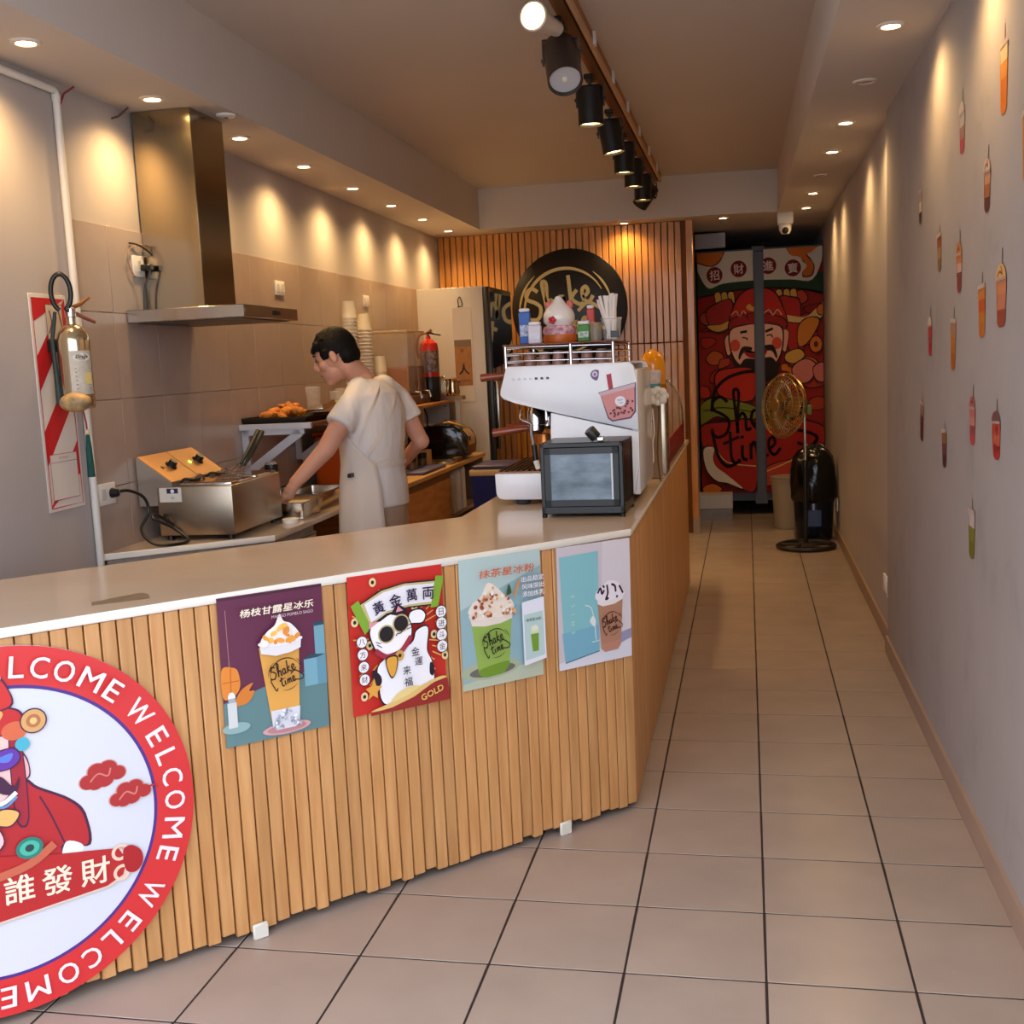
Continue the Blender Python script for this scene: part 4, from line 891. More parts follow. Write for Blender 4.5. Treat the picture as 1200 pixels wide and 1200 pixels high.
MB().lathe([(0, 0), (.033, 0), (.034, .01), (.036, .17), (.030, .185), (.030, .225), (.024, .235), (0, .235)], 24, caps=False).build('flask_body', M_chrome, t)
MB().lathe([(.0305, .19), (.0315, .192), (.0315, .222), (.0305, .224)], 24, caps=False).build('flask_cap', mat('flask_cap', (40, 40, 46), 0.3, 0.5), t)
t = thing('orange_crate', 'big orange plastic tub under the wall shelf', 'tub', (-2.20, 6.07, 0.85), LROT)
MB().rbox((-.15, -.22, 0), (.13, .20, .285), .03, 3).build('tub_body', mat('orange_plastic', (226, 96, 20), 0.35), t)
MB().rbox((-.155, -.225, .285), (.135, .205, .305), .008, 2).build('tub_rim', mat('orange_rim', (206, 84, 20), 0.4), t)
t = thing('yellow_bottle', 'yellow syrup bottle with a black tap beside the orange tub', 'bottle', (-1.98, 6.02, 0.85))
MB().lathe([(0, 0), (.045, 0), (.045, .12), (.02, .16), (.02, .19), (0, .19)], 18).build('bottle_body', mat('syrup_yellow', (206, 160, 30), 0.25), t)
MB().lathe([(.022, .18), (.022, .21), (0, .212)], 14).build('bottle_cap', M_black, t)
t = thing('milk_frother', 'black and chrome bottle behind the barista arm', 'bottle', (-2.02, 5.70, 0.85))
MB().lathe([(0, 0), (.022, 0), (.022, .10), (.016, .12), (0, .12)], 16).build('bottle_body', M_chrome, t); MB().lathe([(.0165, .115), (.018, .16), (0, .165)], 12).build('bottle_cap', M_black, t)
# far shelf: cup stacks, drink dispenser
t = wallthing('wall_shelf', 'pine wall shelf carrying the drink dispenser and cup stacks', 'shelf', 6.46, 1.205, off=0.010)
MB().rbox((0, 0, 0.012), (0.42, 1.44, 0.035), .003, 1).build('shelf_board', mat('pine_shelf', (190, 128, 70), 0.5, var=0.15), t)
for yy in (0.05, 1.36): MB().box((0.0, yy, -0.16), (0.02, yy+0.03, 0.0115)).build('bracket', M_alu, t); MB().box((0.0, yy, 0.0), (0.36, yy+0.03, 0.0115)).build('bracket', M_alu, t)
sy = 1.2405
M_cupst = mat('cup_stack_plastic', (226, 218, 200), 0.25, alpha=0.8)
def cup_stack(y, d, h, r, label):
    t = thing('cup_stack', label, 'cup stack', onshelf(y, d, sy), 0, 'stacks of clear cups')
    n = int(h/0.022); prof = [(r*0.98, 0), (r*1.04, 0.004)]
    for k in range(n):
        z = 0.004+k*0.022; prof += [(r*1.04, z+.003), (r*.97, z+.006), (r*.95, z+.021), (r*1.02, z+.022)]
    z = prof[-1][1]; prof += [(r*.97, z+.004), (r*.78, z+.10), (0, z+.10)]
    MB().lathe(prof, 20, caps=False).build('nested_cups', M_cupst, t)
    MB().lathe([(r*.2, 0), (r*.7, .01), (r*.66, z+.06), (0, z+.07)], 12).build('inner_cups', mat('cup_stack_core', (190, 174, 150), 0.4, alpha=.5), t)
cup_stack(6.52, .13, 0.56, .046, 'tallest stack of upturned clear cups above the barista head')
cup_stack(6.80, .13, 0.50, .046, 'second tall stack of clear cups, under the far socket')
cup_stack(6.96, .17, 0.24, .044, 'short stack of cups right behind the barista neck')
t = thing('drink_dispenser', 'clear two tank drink dispenser half full of brown tea', 'dispenser', onshelf(7.26, .20, sy), LROT)
MB().rbox((-.15, -.20, 0), (.15, .26, .06), .012, 2).build('dispenser_base', mat('disp_base', (120, 78, 40), 0.35), t)
M_tank = mat('tank_acrylic', (206, 190, 170), 0.08, alpha=0.22)
for k, yy in enumerate((-.19, .04)):
    tk = MB().rbox((-.13, yy, .0605), (.13, yy+.21, .47), .01, 2).build('tank', M_tank, t)
    MB().rbox((-.122, yy+.008, .066), (.122, yy+.202, .25), .006, 1).build('tea', mat('brown_tea', (146, 76, 18), 0.1, alpha=0.9), tk)
    MB().rbox((-.135, yy-.003, .47), (.135, yy+.213, .485), .004, 1).build('tank_lid', mat('tank_lid', (190, 168, 140), 0.4, alpha=.6), tk)
    MB().tube([(.13, yy+.10, .08), (.17, yy+.10, .08), (.18, yy+.10, .04)], .010, 10).build('tap', M_chrome, t)
t = thing('fire_extinguisher', 'red and black fire extinguisher beside the drink dispenser', 'extinguisher', onshelf(7.62, .33, sy))
MB().lathe([(0, 0), (.062, 0), (.066, .006), (.066, .17), (.0655, .171)], 26, caps=False).build('dark_sleeve', mat('sleeve_black', (30, 26, 28), 0.35), t)
MB().lathe([(.0655, .171), (.066, .36), (.060, .40), (.03, .425), (.016, .43), (.016, .45), (0, .45)], 26, caps=False).build('cylinder', mat('extinguisher_red', (206, 44, 24), 0.3), t)
lb = MB(); vs = []
for k in range(15):
    q = -2.6+2.6*k/14; vs += [(.0668*math.cos(q), .0668*math.sin(q), .20), (.0668*math.cos(q), .0668*math.sin(q), .35)]
lb.add(vs, [(2*k, 2*k+2, 2*k+3, 2*k+1) for k in range(14)]); lb.build('paper_label', mat('ext_label_dark', (70, 44, 46), 0.4, var=0.6, vscale=60, rgb2=(170, 150, 140)), t)
MB().tube([(0, 0, .44), (0, -.01, .47), (.03, -.02, .49)], .012, 8).build('valve', mat('valve_brass', (176, 120, 90), 0.3, .6), t)
MB().tube([(0, -.02, .475), (.05, -.03, .465), (.10, -.04, .452)], [.007, .007, .005], 8).build('lever', M_black, t)
MB().tube(smoothpath([(.0, -.01, .47), (-.05, -.03, .46), (-.07, -.05, .40), (-.066, -.05, .30)], 4), .007, 8).build('hose', mat('hose_rust', (130, 60, 50), .5), t)
# chrome press and switch box by the fridge
t = thing('chrome_press', 'shiny chrome sealing press on a stand by the fridge side', 'press', (-2.10, 7.80, 1.27))
MB().box((-.10, -.03, -.03), (.13, .06, -.002)).build('press_stand', M_unit, t)
MB().lathe([(0, 0), (.05, 0), (.06, .02), (.05, .05), (.055, .10), (.03, .14), (0, .145)], 18, c=(-.03, 0, 0)).build('press_body', M_chrome, t)
MB().lathe([(0, 0), (.045, 0), (.05, .03), (.04, .09), (.045, .12), (0, .13)], 18, c=(.055, .01, 0)).build('press_body', mat('brass_chrome', (226, 196, 150), .12, 1.0), t)
MB().tube([(.05, 0, .10), (.10, -.02, .11), (.13, -.03, .09)], .006, 8).build('press_lever', M_chrome, t)
MB().box((-.04, 0.0, -.42), (-.02, .02, -.03)).build('stand_leg', M_alu, t); MB().box((.08, 0.0, -.42), (.10, .02, -.03)).build('stand_leg', M_alu, t)
t = thing('switch_box', 'white electrical switch box fixed under the chrome press', 'switch box', (-2.13, 7.765, 1.075))
MB().rbox((-.13, 0, 0), (.06, .03, .15), .006, 1).build('box_cover', mat('box_grey', (186, 176, 168), .4), t)
for x in (-.10, .03):
    for z in (.025, .125): MB().lathe([(.006, 0), (.004, .004), (0, .004)], 8, mx=Matrix.Translation((x, 0, z)) @ Matrix.Rotation(PI/2, 4, 'X')).build('screw', M_blackm, t)
MB().box((.062, 0.005, .02), (.10, .025, .15)).build('switch_label', mat('label_brown', (110, 84, 60), .5), t)
MB().box((.05, -.003, -.012), (.10, .02, .015)).build('red_tag', mat('tag_red', (206, 90, 70), .5), t)
MB().tube(smoothpath([(-.11, -.01, .20), (-.12, -.012, .12), (-.10, -.012, .05), (-.11, -.01, -.05)], 4), .005, 6).build('cable', M_black, t)
# black pearl cooker on the oak worktop
t = thing('black_cooker', 'glossy black rounded cooker with a cream control face', 'cooker', (-2.04, 7.46, 0.85), LROT)
XZ = Matrix(((1,0,0,0),(0,0,1,0),(0,1,0,0),(0,0,0,1)))
prof = smoothpath([(-.20,.012,0),(-.21,.10,0),(-.20,.20,0),(-.10,.232,0),(.06,.232,0),(.14,.215,0),(.19,.15,0),(.195,.07,0),(.15,.012,0)], 4, True)
MB().prism([(p_.x, p_.y) for p_ in prof], -.15, .15, mx=XZ, bev=.018, seg=3).build('cooker_shell', mat('gloss_black', (14, 12, 14), .12, coat=.5), t)
fp = [(.155,.205),(.192,.155),(.196,.10),(.180,.06)]
b = MB(); b.v = []; vs = []
for x, z in fp: vs += [(x+.004, -.10, z), (x+.004, .10, z)]
b.add(vs, [(2*k, 2*k+1, 2*k+3, 2*k+2) for k in range(3)]); b.build('control_face', mat('cooker_face', (206, 176, 120), .3), t)
MB().rbox((.185, -.085, .125), (.203, -.05, .155), .003, 1).build('button', M_black, t)
MB().box((-.14, -.17, .0), (.14, -.1505, .014)).build('cooker_foot', M_steel, t)
MB().tube([(-.06,-.03,.235),(.05,-.03,.252),(.20,-.02,.205)], .006, 8).build('lid_handle', mat('handle_gold', (160, 120, 60), .3, .6), t)
for yy, nm, c in ((6.85, 'stubby black jar beside the black cooker', (20, 18, 22)), (6.62, 'small dark jar by the barista elbow', (30, 28, 36))):
    t = thing('spice_jar', nm, 'jar', (-2.02, yy, .85)); MB().lathe([(0, 0), (.028, 0), (.028, .07), (.024, .075), (0, .075)], 16).build('jar_body', mat('jar_glass', (90, 66, 40), .2), t); MB().lathe([(.029, .06), (.030, .095), (0, .097)], 16).build('jar_lid', mat('jar_lid_%d' % c[0], c, .3), t)
t = thing('wooden_block', 'pale wooden utensil block between the jars and the cooker', 'utensil block', (-2.08, 7.03, .85)); MB().rbox((-.06,-.05,0), (.06,.05,.10), .005, 1).build('block_body', M_oakt, t); MB().lathe([(.012, .03), (.010, .034), (0, .035)], 12, mx=Matrix.Translation((.02, -.05, .035)) @ Matrix.Rotation(PI/2, 4, 'X')).build('block_knob', M_black, t)
t = thing('cutting_board', 'blue cutting board lying on the oak worktop', 'cutting board', (-1.98, 6.62, .85), 0.0); MB().rbox((-.13, -.25, 0), (.11, .25, .018), .005, 2).build('board_slab', mat('board_blue', (70, 70, 116), .45), t); MB().rbox((-.05, -.20, .0182), (-.02, .12, .021), .001, 1).build('knife_blade', M_steel, t)
t = thing('steel_tray', 'flat steel tray in front of the black cooker', 'tray', (-1.93, 7.08, .85)); MB().rbox((-.06, -.06, 0), (.06, .08, .016), .004, 1).build('tray_base', M_steel, t); MB().rbox((.02, .09, 0), (.062, .22, .03), .004, 1).build('tray_grip', mat('dark_wood', (90, 52, 28), .4), t)

# ------------------------------------------------------------------ espresso machine on the counter
XZ0 = Matrix(((1,0,0,0),(0,0,1,0),(0,1,0,0),(0,0,0,1)))
EX, EY, EZ = -0.66, 4.22, 0.943
t = thing('espresso_machine', 'white espresso machine with a bubble tea sticker on its side', 'coffee machine', (EX, EY, EZ))
M_ew = mat('enamel_white', (226, 228, 236), 0.22, coat=0.3, var=0.02)
def el(pts): return [(x-EX, z-EZ) for x, z in pts]
top = el([(-.893,1.474),(-.920,1.385),(-.922,1.366),(-.908,1.350),(-.866,1.336),(-.729,1.298),(-.397,1.214),(-.400,1.40),(-.408,1.455),(-.425,1.472)])
low = el([(-.729,1.2945),(-.397,1.2105),(-.399,1.09),(-.415,.99),(-.430,.968),(-.46,.962),(-.744,.962)])
WD = 0.62
for y0 in (0.0, WD-0.03):
    MB().prism(top, y0, y0+0.03, mx=XZ0, bev=0.005, seg=2).build('upper_side_panel', M_ew, t)
    MB().prism(low, y0+0.001, y0+0.029, mx=XZ0, bev=0.004, seg=2).build('lower_side_panel', M_ew, t)
    MB().prism(el([(-.958,1.066),(-.955,.985),(-.945,.970),(-.925,.965),(-.742,.962),(-.742,1.066)]), y0+.0005, y0+.0295, mx=XZ0, bev=0.005, seg=2).build('tray_side_panel', M_ew, t)
MB().box((-.225, .031, .415), (.23, WD-.031, .520)).build('top_housing', mat('housing_steel', (150, 148, 150), 0.3, 0.8), t)
MB().box((-.07, .031, .03), (.235, WD-.031, .364)).build('rear_housing', mat('housing_dark', (40, 36, 40), 0.4), t)
MB().box((-.285, .031, .03), (-.0705, WD-.031, .105)).build('drip_box', M_ew, t)
gr = MB().box((-.29, .004, .1235), (-.082, WD-.004, .130)).build('drip_grate', mat('grate', (120, 84, 60), 0.35, 0.6), t)
for k in range(9): MB().box((-.285+.022*k, .01, .1302), (-.279+.022*k, WD-.01, .1345)).build('grate_bar', mat('grate_bar', (92, 62, 44), .4, .6), t)
for x in (-.20, .18):
    for y in (.05, WD-.05): MB().lathe([(.028, 0), (.031, .005), (.031, .03)], 18, c=(x, y, 0)).build('foot', mat('foot_grey', (52, 56, 66), .4), t)
M_hand = mat('handle_wood', (134, 60, 34), 0.3, coat=.4)
for k, y in enumerate((.16, .44)):
    g_ = MB().lathe([(0, .0), (.036, 0), (.036, .05), (.03, .06), (.03, .114), (0, .114)], 20, c=(-.155, y, .30)).build('group_head', M_chrome, t)
    MB().lathe([(0, -.035), (.02, -.035), (.034, -.02), (.034, 0)], 20, c=(-.155, y, .298)).build('portafilter', M_chrome, t)
    MB().tube([(-.19, y, .285), (-.235, y-.005, .282), (-.33, y-.015, .272)], [.010, .014, .017], 12).build('portafilter_handle', M_hand, t)
    MB().tube([(-.25, y, .50), (-.28, y, .497), (-.37, y, .49)], [.008, .012, .016], 12).build('brew_lever', M_hand, t)
MB().tube(smoothpath([(-.19, .045, .365), (-.19, .03, .33), (-.15, .02, .31), (-.150, .016, .28), (-.140, .012, .22)], 4), .006, 8).build('steam_wand', M_chrome, t)
MB().tube([(-.140, .012, .23), (-.135, .010, .17)], .011, 10).build('wand_grip', M_black, t)
MB().tube([(-.135, .010, .17), (-.126, .008, .137)], [.012, .010], 10).build('wand_sleeve', mat('sleeve_white', (220, 214, 206), .5), t)
MB().lathe([(.022, 0), (.028, .02), (.030, .10), (.022, .13), (0, .135)], 16, c=(-.115, .10, .135)).build('milk_jug', mat('jug_copper', (186, 112, 50), .25, .6), t)
# cup rail on top
rl = MB(); 
for z in (.548, .575, .60):
    rl.tube([(-.235, .012, z), (.175, .012, z), (.175, WD-.02, z), (-.235, WD-.02, z)], .0042, 8, closed=True)
rl.build('cup_rail', M_chrome, t)
for x, y in ((-.235,.012),(0.015,.012),(.175,.012),(.175,WD-.02),(-.235,WD-.02)): MB().cyl((x, y, .52), (x, y, .606), .0065, 10).build('rail_post', M_chrome, t)
MB().box((-.225, .02, .5205), (.165, WD-.03, .527)).build('cup_tray', M_steel, t)
# stickers on the machine side
a = Art(base=0.0006); cx, cz = -.470-EX, 1.335-EZ
PK = (206, 132, 130)
a.poly([(-.545-EX,1.363-EZ),(-.402-EX,1.396-EZ),(-.402-EX,1.375-EZ),(-.405-EX,1.287-EZ),(-.425-EX,1.262-EZ),(-.495-EX,1.252-EZ),(-.512-EX,1.265-EZ),(-.537-EX,1.352-EZ)], (96, 60, 84))
a.poly([(-.535-EX,1.350-EZ),(-.409-EX,1.380-EZ),(-.411-EX,1.290-EZ),(-.428-EX,1.268-EZ),(-.493-EX,1.258-EZ),(-.507-EX,1.268-EZ)], PK)
a.poly([(-.541-EX,1.362-EZ),(-.406-EX,1.393-EZ),(-.407-EX,1.378-EZ),(-.537-EX,1.349-EZ)], (196, 170, 178))
a.poly([(-.505-EX,1.372-EZ),(-.488-EX,1.376-EZ),(-.494-EX,1.432-EZ),(-.512-EX,1.428-EZ)], (168, 30, 50))
for _ in range(30):
    u, v = random.random(), random.random()**1.5; x = -.502+u*.088+(v*.004); z = 1.268+u*.022+v*.045
    a.ell((x-EX, z-EZ), .0042, .0042, random.choice([(110, 30, 44), (86, 24, 40)]), 10)
a.ell((-.462-EX, 1.328-EZ), .020, .019, (226, 222, 232)); a.text('MILK', (-.462-EX, 1.333-EZ), .007, (90, 80, 150), rot=.2); a.text('TEA', (-.460-EX, 1.322-EZ), .006, (90, 80, 150), rot=.2)
a.mb.v = [(v[0], -v[2], v[1]) for v in a.mb.v]; a.build('bubble_tea_sticker', t)
a = Art(base=0.0006); q = (-.555-EX, 1.428-EZ)
a.blob([(q[0]-.017, q[1]+.004), (q[0]-.006, q[1]+.018), (q[0]+.014, q[1]+.018), (q[0]+.014, q[1]-.004), (q[0]+.006, q[1]-.020), (q[0]-.010, q[1]-.012)], (110, 84, 130)); a.ell((q[0], q[1]+.004), .0105, .0105, (206, 200, 220)); a.ell((q[0], q[1]+.003), .005, .006, (130, 100, 150))
for k, c in enumerate([(206, 206, 212)]*4+[(70, 66, 70)]*3): a.poly([(-.872-EX+.022*k, 1.421-EZ), (-.860-EX+.022*k, 1.421-EZ), (-.862-EX+.022*k, 1.429-EZ), (-.871-EX+.022*k, 1.430-EZ)], c)
a.mb.v = [(v[0], -v[2], v[1]) for v in a.mb.v]; a.build('small_stickers', t)
# things on the cup tray
MB().rbox((-.238, .008, .6065), (.178, WD-.018, .612), .002, 1).build('cup_board', mat('cup_board', (120, 60, 50), .4), t)
for k in range(7): MB().lathe([(.026, 0), (.018, .055), (0, .056)], 14, c=(-.205+.055*k, .06, .5275)).build('stored_cup', mat('stored_cup', (150, 110, 100), .3), t)
MB().rbox((.2355, .012, .03), (.262, WD-.012, .50), .006, 2).build('rear_cover', M_ew, t)
zt = EZ+.6125
t = thing('lucky_figurine', 'white pointed ceramic figurine with red flower on the coffee machine', 'figurine', (-.72, 4.46, zt))
MB().lathe([(0, 0), (.078, 0), (.085, .02), (.080, .045)], 24, caps=False).build('bowl', mat('bowl_orange', (206, 106, 40), .4), t)
MB().lathe([(.080, .045), (.084, .06), (.078, .085), (.06, .093)], 24, caps=False).build('patterned_collar', mat('collar_print', (226, 206, 210), .5, var=.5, vscale=45, rgb2=(176, 70, 110)), t)
MB().lathe([(.060, .088), (.078, .11), (.078, .145), (.064, .18), (.038, .205), (.022, .225), (.014, .24), (0, .243)], 26, caps=False).build('ceramic_body', mat('ceramic_white', (232, 224, 218), .15, coat=.5), t)
for s_ in (-1, 1): MB().ball((s_*.052+.004, -.01, .195), (.019, .015, .024), 12, 8).build('ear', mat('ear_pink', (206, 104, 100), .4), t)
fl_ = MB()
for k in range(5): fl_.ball((-.022+.012*math.cos(k*1.257), -.079, .118+.012*math.sin(k*1.257)), (.009, .006, .009), 10, 6)
fl_.build('flower', mat('flower_red', (196, 30, 44), .4), t)
t.scale = (.80, .80, .76)
for x, y, w_, h_, c, nm in [(-.84, 4.36, .045, .125, (40, 90, 170), 'tall blue snack packet left of the figurine'), (-.79, 4.30, .05, .07, (206, 200, 214), 'white candy packet in front of the blue one'),
                            (-.605, 4.34, .05, .065, (66, 130, 50), 'small green candy box right of the figurine'), (-.60, 4.50, .03, .13, (196, 60, 50), 'slim red and white bottle behind the green box')]:
    t = thing('snack_packet', nm, 'snack', (x, y, zt), random.uniform(-.3, .3), 'sweets on the coffee machine')
    MB().rbox((-w_/2, -.014, 0), (w_/2, .014, h_), .004, 1).build('packet', ink(c), t)
    MB().rbox((-w_*.42, -.0155, h_*.25), (w_*.42, -.0142, h_*.6), .0004, 1).build('packet_print', mat('packet_print_%d' % c[0], (216, 216, 222), .4, var=.6, vscale=70, rgb2=c), t)
    MB().rbox((-w_*.46, -.012, h_+.0003), (w_*.46, .012, h_+.014), .004, 1).build('packet_top', mat('packet_top', (224, 214, 216), .4), t)
t = thing('small_jar', 'little glass jar between green box and straw cup', 'jar', (-.56, 4.33, zt)); MB().lathe([(0, 0), (.024, 0), (.026, .05), (.022, .06), (0, .06)], 16).build('jar_body', mat('jar_clear', (150, 140, 120), .15, alpha=.6), t); MB().lathe([(.024, .058), (.024, .07), (0, .071)], 16).build('jar_lid', mat('jar_lid_tan', (140, 110, 80), .4), t)
t = thing('straw_cup', 'clear cup packed with white straws on the coffee machine', 'straw cup', (-.500, 4.34, zt))
MB().lathe([(0, .002), (.030, .002), (.031, 0), (.040, .085), (.042, .085), (.042, .081), (.0385, .079)], 20, caps=False).build('cup_wall', M_clear, t)
MB().rbox((.0, -.042, .01), (.03, -.036, .035), .001, 1).build('cup_label', M_black, t)
random.seed(11)
for k in range(15):
    a_ = 2*PI*k/15; r0 = .018*math.sqrt(random.random()); b0 = Vector((r0*math.cos(a_), r0*math.sin(a_), .006)); lean = Vector((random.uniform(-.10, .045), random.uniform(-.03, .03), 0))
    ln = random.uniform(.155, .18); d = (Vector((0, 0, 1))+lean*3.2).normalized(); MB().cyl(b0, b0+d*ln, .0058, 8).build('straw', mat('straw_paper', (224, 214, 208), .5), t)
# black glass case in front of the machine
t = thing('warming_case', 'small black framed glass warming case with a smeared pane', 'warming case', (-.712, 3.862, .943), math.radians(-1.5))
M_blkf = mat('case_black', (12, 13, 17), .3)
w_, d_, h_ = .292, .262, .262
for x in (0, w_-.016):
    for y in (0, d_-.016): MB().rbox((x, y, .012), (x+.016, y+.016, h_), .003, 1).build('corner_post', M_blkf, t); MB().lathe([(.009, 0), (.010, .012)], 10, c=(x+.008, y+.008, 0)).build('foot', M_black, t)
MB().rbox((0, 0, .012), (w_, d_, .040), .003, 1).build('case_base', M_blkf, t)
MB().rbox((0, 0, h_-.018), (w_, d_, h_), .003, 1).build('case_roof', M_blkf, t)
def smear():
    m = mat('smeared_glass', (124, 142, 158), .18, var=.5, vscale=9, rgb2=(70, 88, 104), stretch=(1, 1, 2.5)); return m
fr = MB(); 
for a0, b0 in (((.016,-.004,.040),(.036,.006,h_-.018)), ((w_-.036,-.004,.040),(w_-.016,.006,h_-.018)), ((.016,-.004,.040),(w_-.016,.006,.062)), ((.016,-.004,h_-.040),(w_-.016,.006,h_-.018))): fr.box(a0, b0)
fr.build('door_frame', M_blkf, t)
MB().box((.036, .0, .062), (w_-.036, .004, h_-.040)).build('glass_pane', smear(), t)
MB().box((w_-.042, -.0052, .062), (w_-.036, -.0042, h_-.040)).build('seal_strip', mat('seal_white', (190, 196, 204), .4), t)
MB().box((w_-.007, .018, .042), (w_-.003, d_-.018, h_-.019)).build('side_glass', mat('dark_glass', (20, 22, 28), .12), t)
MB().box((.003, .018, .042), (.007, d_-.018, h_-.019)).build('side_glass', mat('dark_glass', (20, 22, 28), .12), t)
MB().box((.02, d_-.010, .042), (w_-.02, d_-.004, h_-.019)).build('rear_plate', mat('dark_glass', (20, 22, 28), .12), t)
MB().lathe([(0, -.002), (.020, 0), (.021, .034), (.018, .038), (0, .038)], 18, mx=Matrix.Translation((.196, .03, h_+.014)) @ Matrix.Rotation(math.radians(-38), 4, 'Y') @ Matrix.Rotation(math.radians(18), 4, 'X')).build('dial_knob', M_black, t)
MB().rbox((.200, .012, h_+.0005), (.226, .04, h_+.018), .004, 1).build('knob_bracket', M_chrome, t)

# ------------------------------------------------------------------ far end of the counter
t = thing('juice_dispenser', 'orange domed juice dispenser on a tall stand behind the coffee machine', 'juice dispenser', (-.424, 5.28, .943))
MB().rbox((-.075, -.09, 0), (.06, .10, .36), .006, 2).build('dispenser_stand', mat('stand_steel', (186, 172, 152), .2, .9), t)
MB().lathe([(0, .36), (.062, .36), (.066, .38), (.060, .415)], 22, caps=False).build('dome_base', mat('amber_base', (190, 116, 30), .2, alpha=.85), t)
MB().lathe([(.058, .415), (.059, .50), (.053, .535), (.035, .560), (.012, .570), (0, .571)], 24, caps=False).build('orange_dome', mat('orange_dome', (246, 156, 14), .18, coat=.6), t)
MB().lathe([(.016, .565), (.013, .575), (0, .577)], 12).build('dome_cap', mat('dome_cap', (240, 170, 30), .3), t)
t = thing('cream_tub', 'white and blue tub leaning beside the orange dome', 'tub', (-.412, 5.08, 1.345), .3)
MB().lathe([(0, 0), (.034, 0), (.038, .02)], 18, caps=False).build('tub_foot', mat('tub_skyblue', (90, 160, 184), .4), t); MB().lathe([(.038, .02), (.042, .075), (.036, .08), (0, .08)], 18, caps=False).build('tub_wall', mat('tub_cream', (216, 204, 200), .4, var=.2, vscale=50), t)
MB().box((-.03, -.03, -.40), (.03, .03, 0.0)).build('tub_stand', mat('tub_stand', (140, 112, 84), .5, var=.15), t)
t = thing('white_flower', 'white artificial flower stuck to the coffee machine back', 'flower', (-.378, 4.93, 1.315))
for k in range(8):
    a_ = k*.785; MB().ball((.030*math.cos(a_), -.004*(k % 2), .026*math.sin(a_)), (.019, .010, .017), 10, 6).build('petal', mat('petal_white', (228, 222, 212), .6), t)
MB().ball((0, -.008, 0), (.014, .010, .014), 10, 6).build('flower_centre', mat('petal_cream', (216, 204, 180), .6), t)
MB().tube(smoothpath([(0, .02, -.02), (.0, .03, -.10), (-.01, .03, -.25), (0, .02, -.372)], 4), .004, 6).build('stem', mat('stem_brown', (96, 70, 44), .6), t)
t = thing('white_cable', 'white cable hanging down behind the coffee machine', 'cable', (-.400, 4.905, .943))
MB().tube(smoothpath([(0, 0, .32), (.005, .0, .22), (-.004, .01, .17), (-.002, .0, .10), (-.012, -.02, .07), (-.03, 0, .006)], 5), .0032, 6).build('cable_run', mat('cable_white', (226, 220, 210), .5), t)
# curved glass display case
t = thing('display_case', 'curved glass display case on the far end of the counter', 'display case', (-.70, 5.62, .943))
M_glass = mat('case_glass', (206, 200, 190), .04, alpha=.20, spec=.8)
Ln = 1.45
MB().rbox((0, 0, 0), (.315, Ln, .05), .004, 1).build('case_base', mat('case_red', (110, 20, 30), .35), t)
MB().box((.0, 0.01, .0505), (.02, Ln-.01, .40)).build('case_back', mat('case_back', (70, 50, 40), .4), t)
arc = [(.10, .42), (.16, .415), (.22, .385), (.265, .34), (.295, .28), (.310, .21), (.312, .0505)]
def curved(y0, y1, th=.005):
    b = MB(); vs = []
    for x, z in arc: vs += [(x, y0, z), (x, y1, z)]
    b.add(vs, [(2*k, 2*k+1, 2*k+3, 2*k+2) for k in range(len(arc)-1)]); return b
curved(.03, Ln-.03).build('curved_glass', M_glass, t)
for y in (.0, Ln-.03):
    MB().prism([(.0,.051)]+[(.0,.42)]+arc, y+.012, y+.018, mx=XZ0).build('end_glass', M_glass, t)
    MB().tube([(x, y+.015, z) for x, z in arc], .008, 8).build('arch_rail', M_chrome, t)
MB().rbox((.0, -.02, .05), (.09, .012, .43), .004, 1).build('steel_upright', M_steel, t)
MB().rbox((.0, 0, .4205), (.11, Ln, .435), .003, 1).build('case_top', M_steel, t)
MB().box((.021, .03, .22), (.22, Ln-.03, .226)).build('glass_shelf', M_glass, t)
MB().box((.3135, .02, .052), (.3165, Ln-.02, .13)).build('red_fascia', mat('fascia_red', (140, 20, 34), .3), t)
t2 = thing('tap_bottle', 'chrome topped grey dispenser bottle in front of the display case', 'bottle', (-.405, 5.52, .943)); MB().lathe([(0, 0), (.018, 0), (.018, .09), (0, .09)], 14).build('bottle_body', mat('bottle_grey', (84, 84, 92), .4), t2); MB().lathe([(.012, .09), (.016, .10), (.016, .145), (.012, .16), (0, .16)], 14).build('bottle_neck', M_chrome, t2); MB().tube([(0, 0, .15), (.02, 0, .175), (.03, -.03, .18)], .005, 8).build('spout', M_chrome, t2)
for k, (y, c, nm) in enumerate([(5.95, (110, 120, 30), 'green bagged snack inside the curved display case'), (6.30, (120, 30, 36), 'red boxed snack inside the curved display case'), (6.65, (150, 110, 40), 'tan boxed snack deep in the curved display case')]):
    t2 = thing('boxed_snack', nm, 'snack', (-.58, y, .994), 0, 'snacks in the display case'); MB().rbox((-.05, -.10, 0), (.08, .10, .12), .015, 2).build('snack_wrap', mat('snack_%d' % k, c, .35, var=.3, vscale=20), t2)

# ------------------------------------------------------------------ round black sign on the slatted wall
M_gold = mat('gold_paint', (206, 184, 122), .4, .25)
r = thing('round_logo_sign', 'round black sign with gold Shake lettering on the slatted wall', 'sign', (-1.425, YB-.008, 1.905))
RY = Matrix(((1,0,0,0),(0,0,-1,0),(0,1,0,0),(0,0,0,1)))
MB().lathe([(0, 0), (.478, 0), (.482, .004), (.482, .020), (.476, .024), (0, .024)], 80, mx=RY, caps=False).build('disc', mat('sign_black', (24, 22, 24), .35), r)
a = Art(base=.0245); logo(a, (-.03, -.02), .345, M_gold, .09); a.build('logo_lettering', r, None, (PI/2, 0, 0))
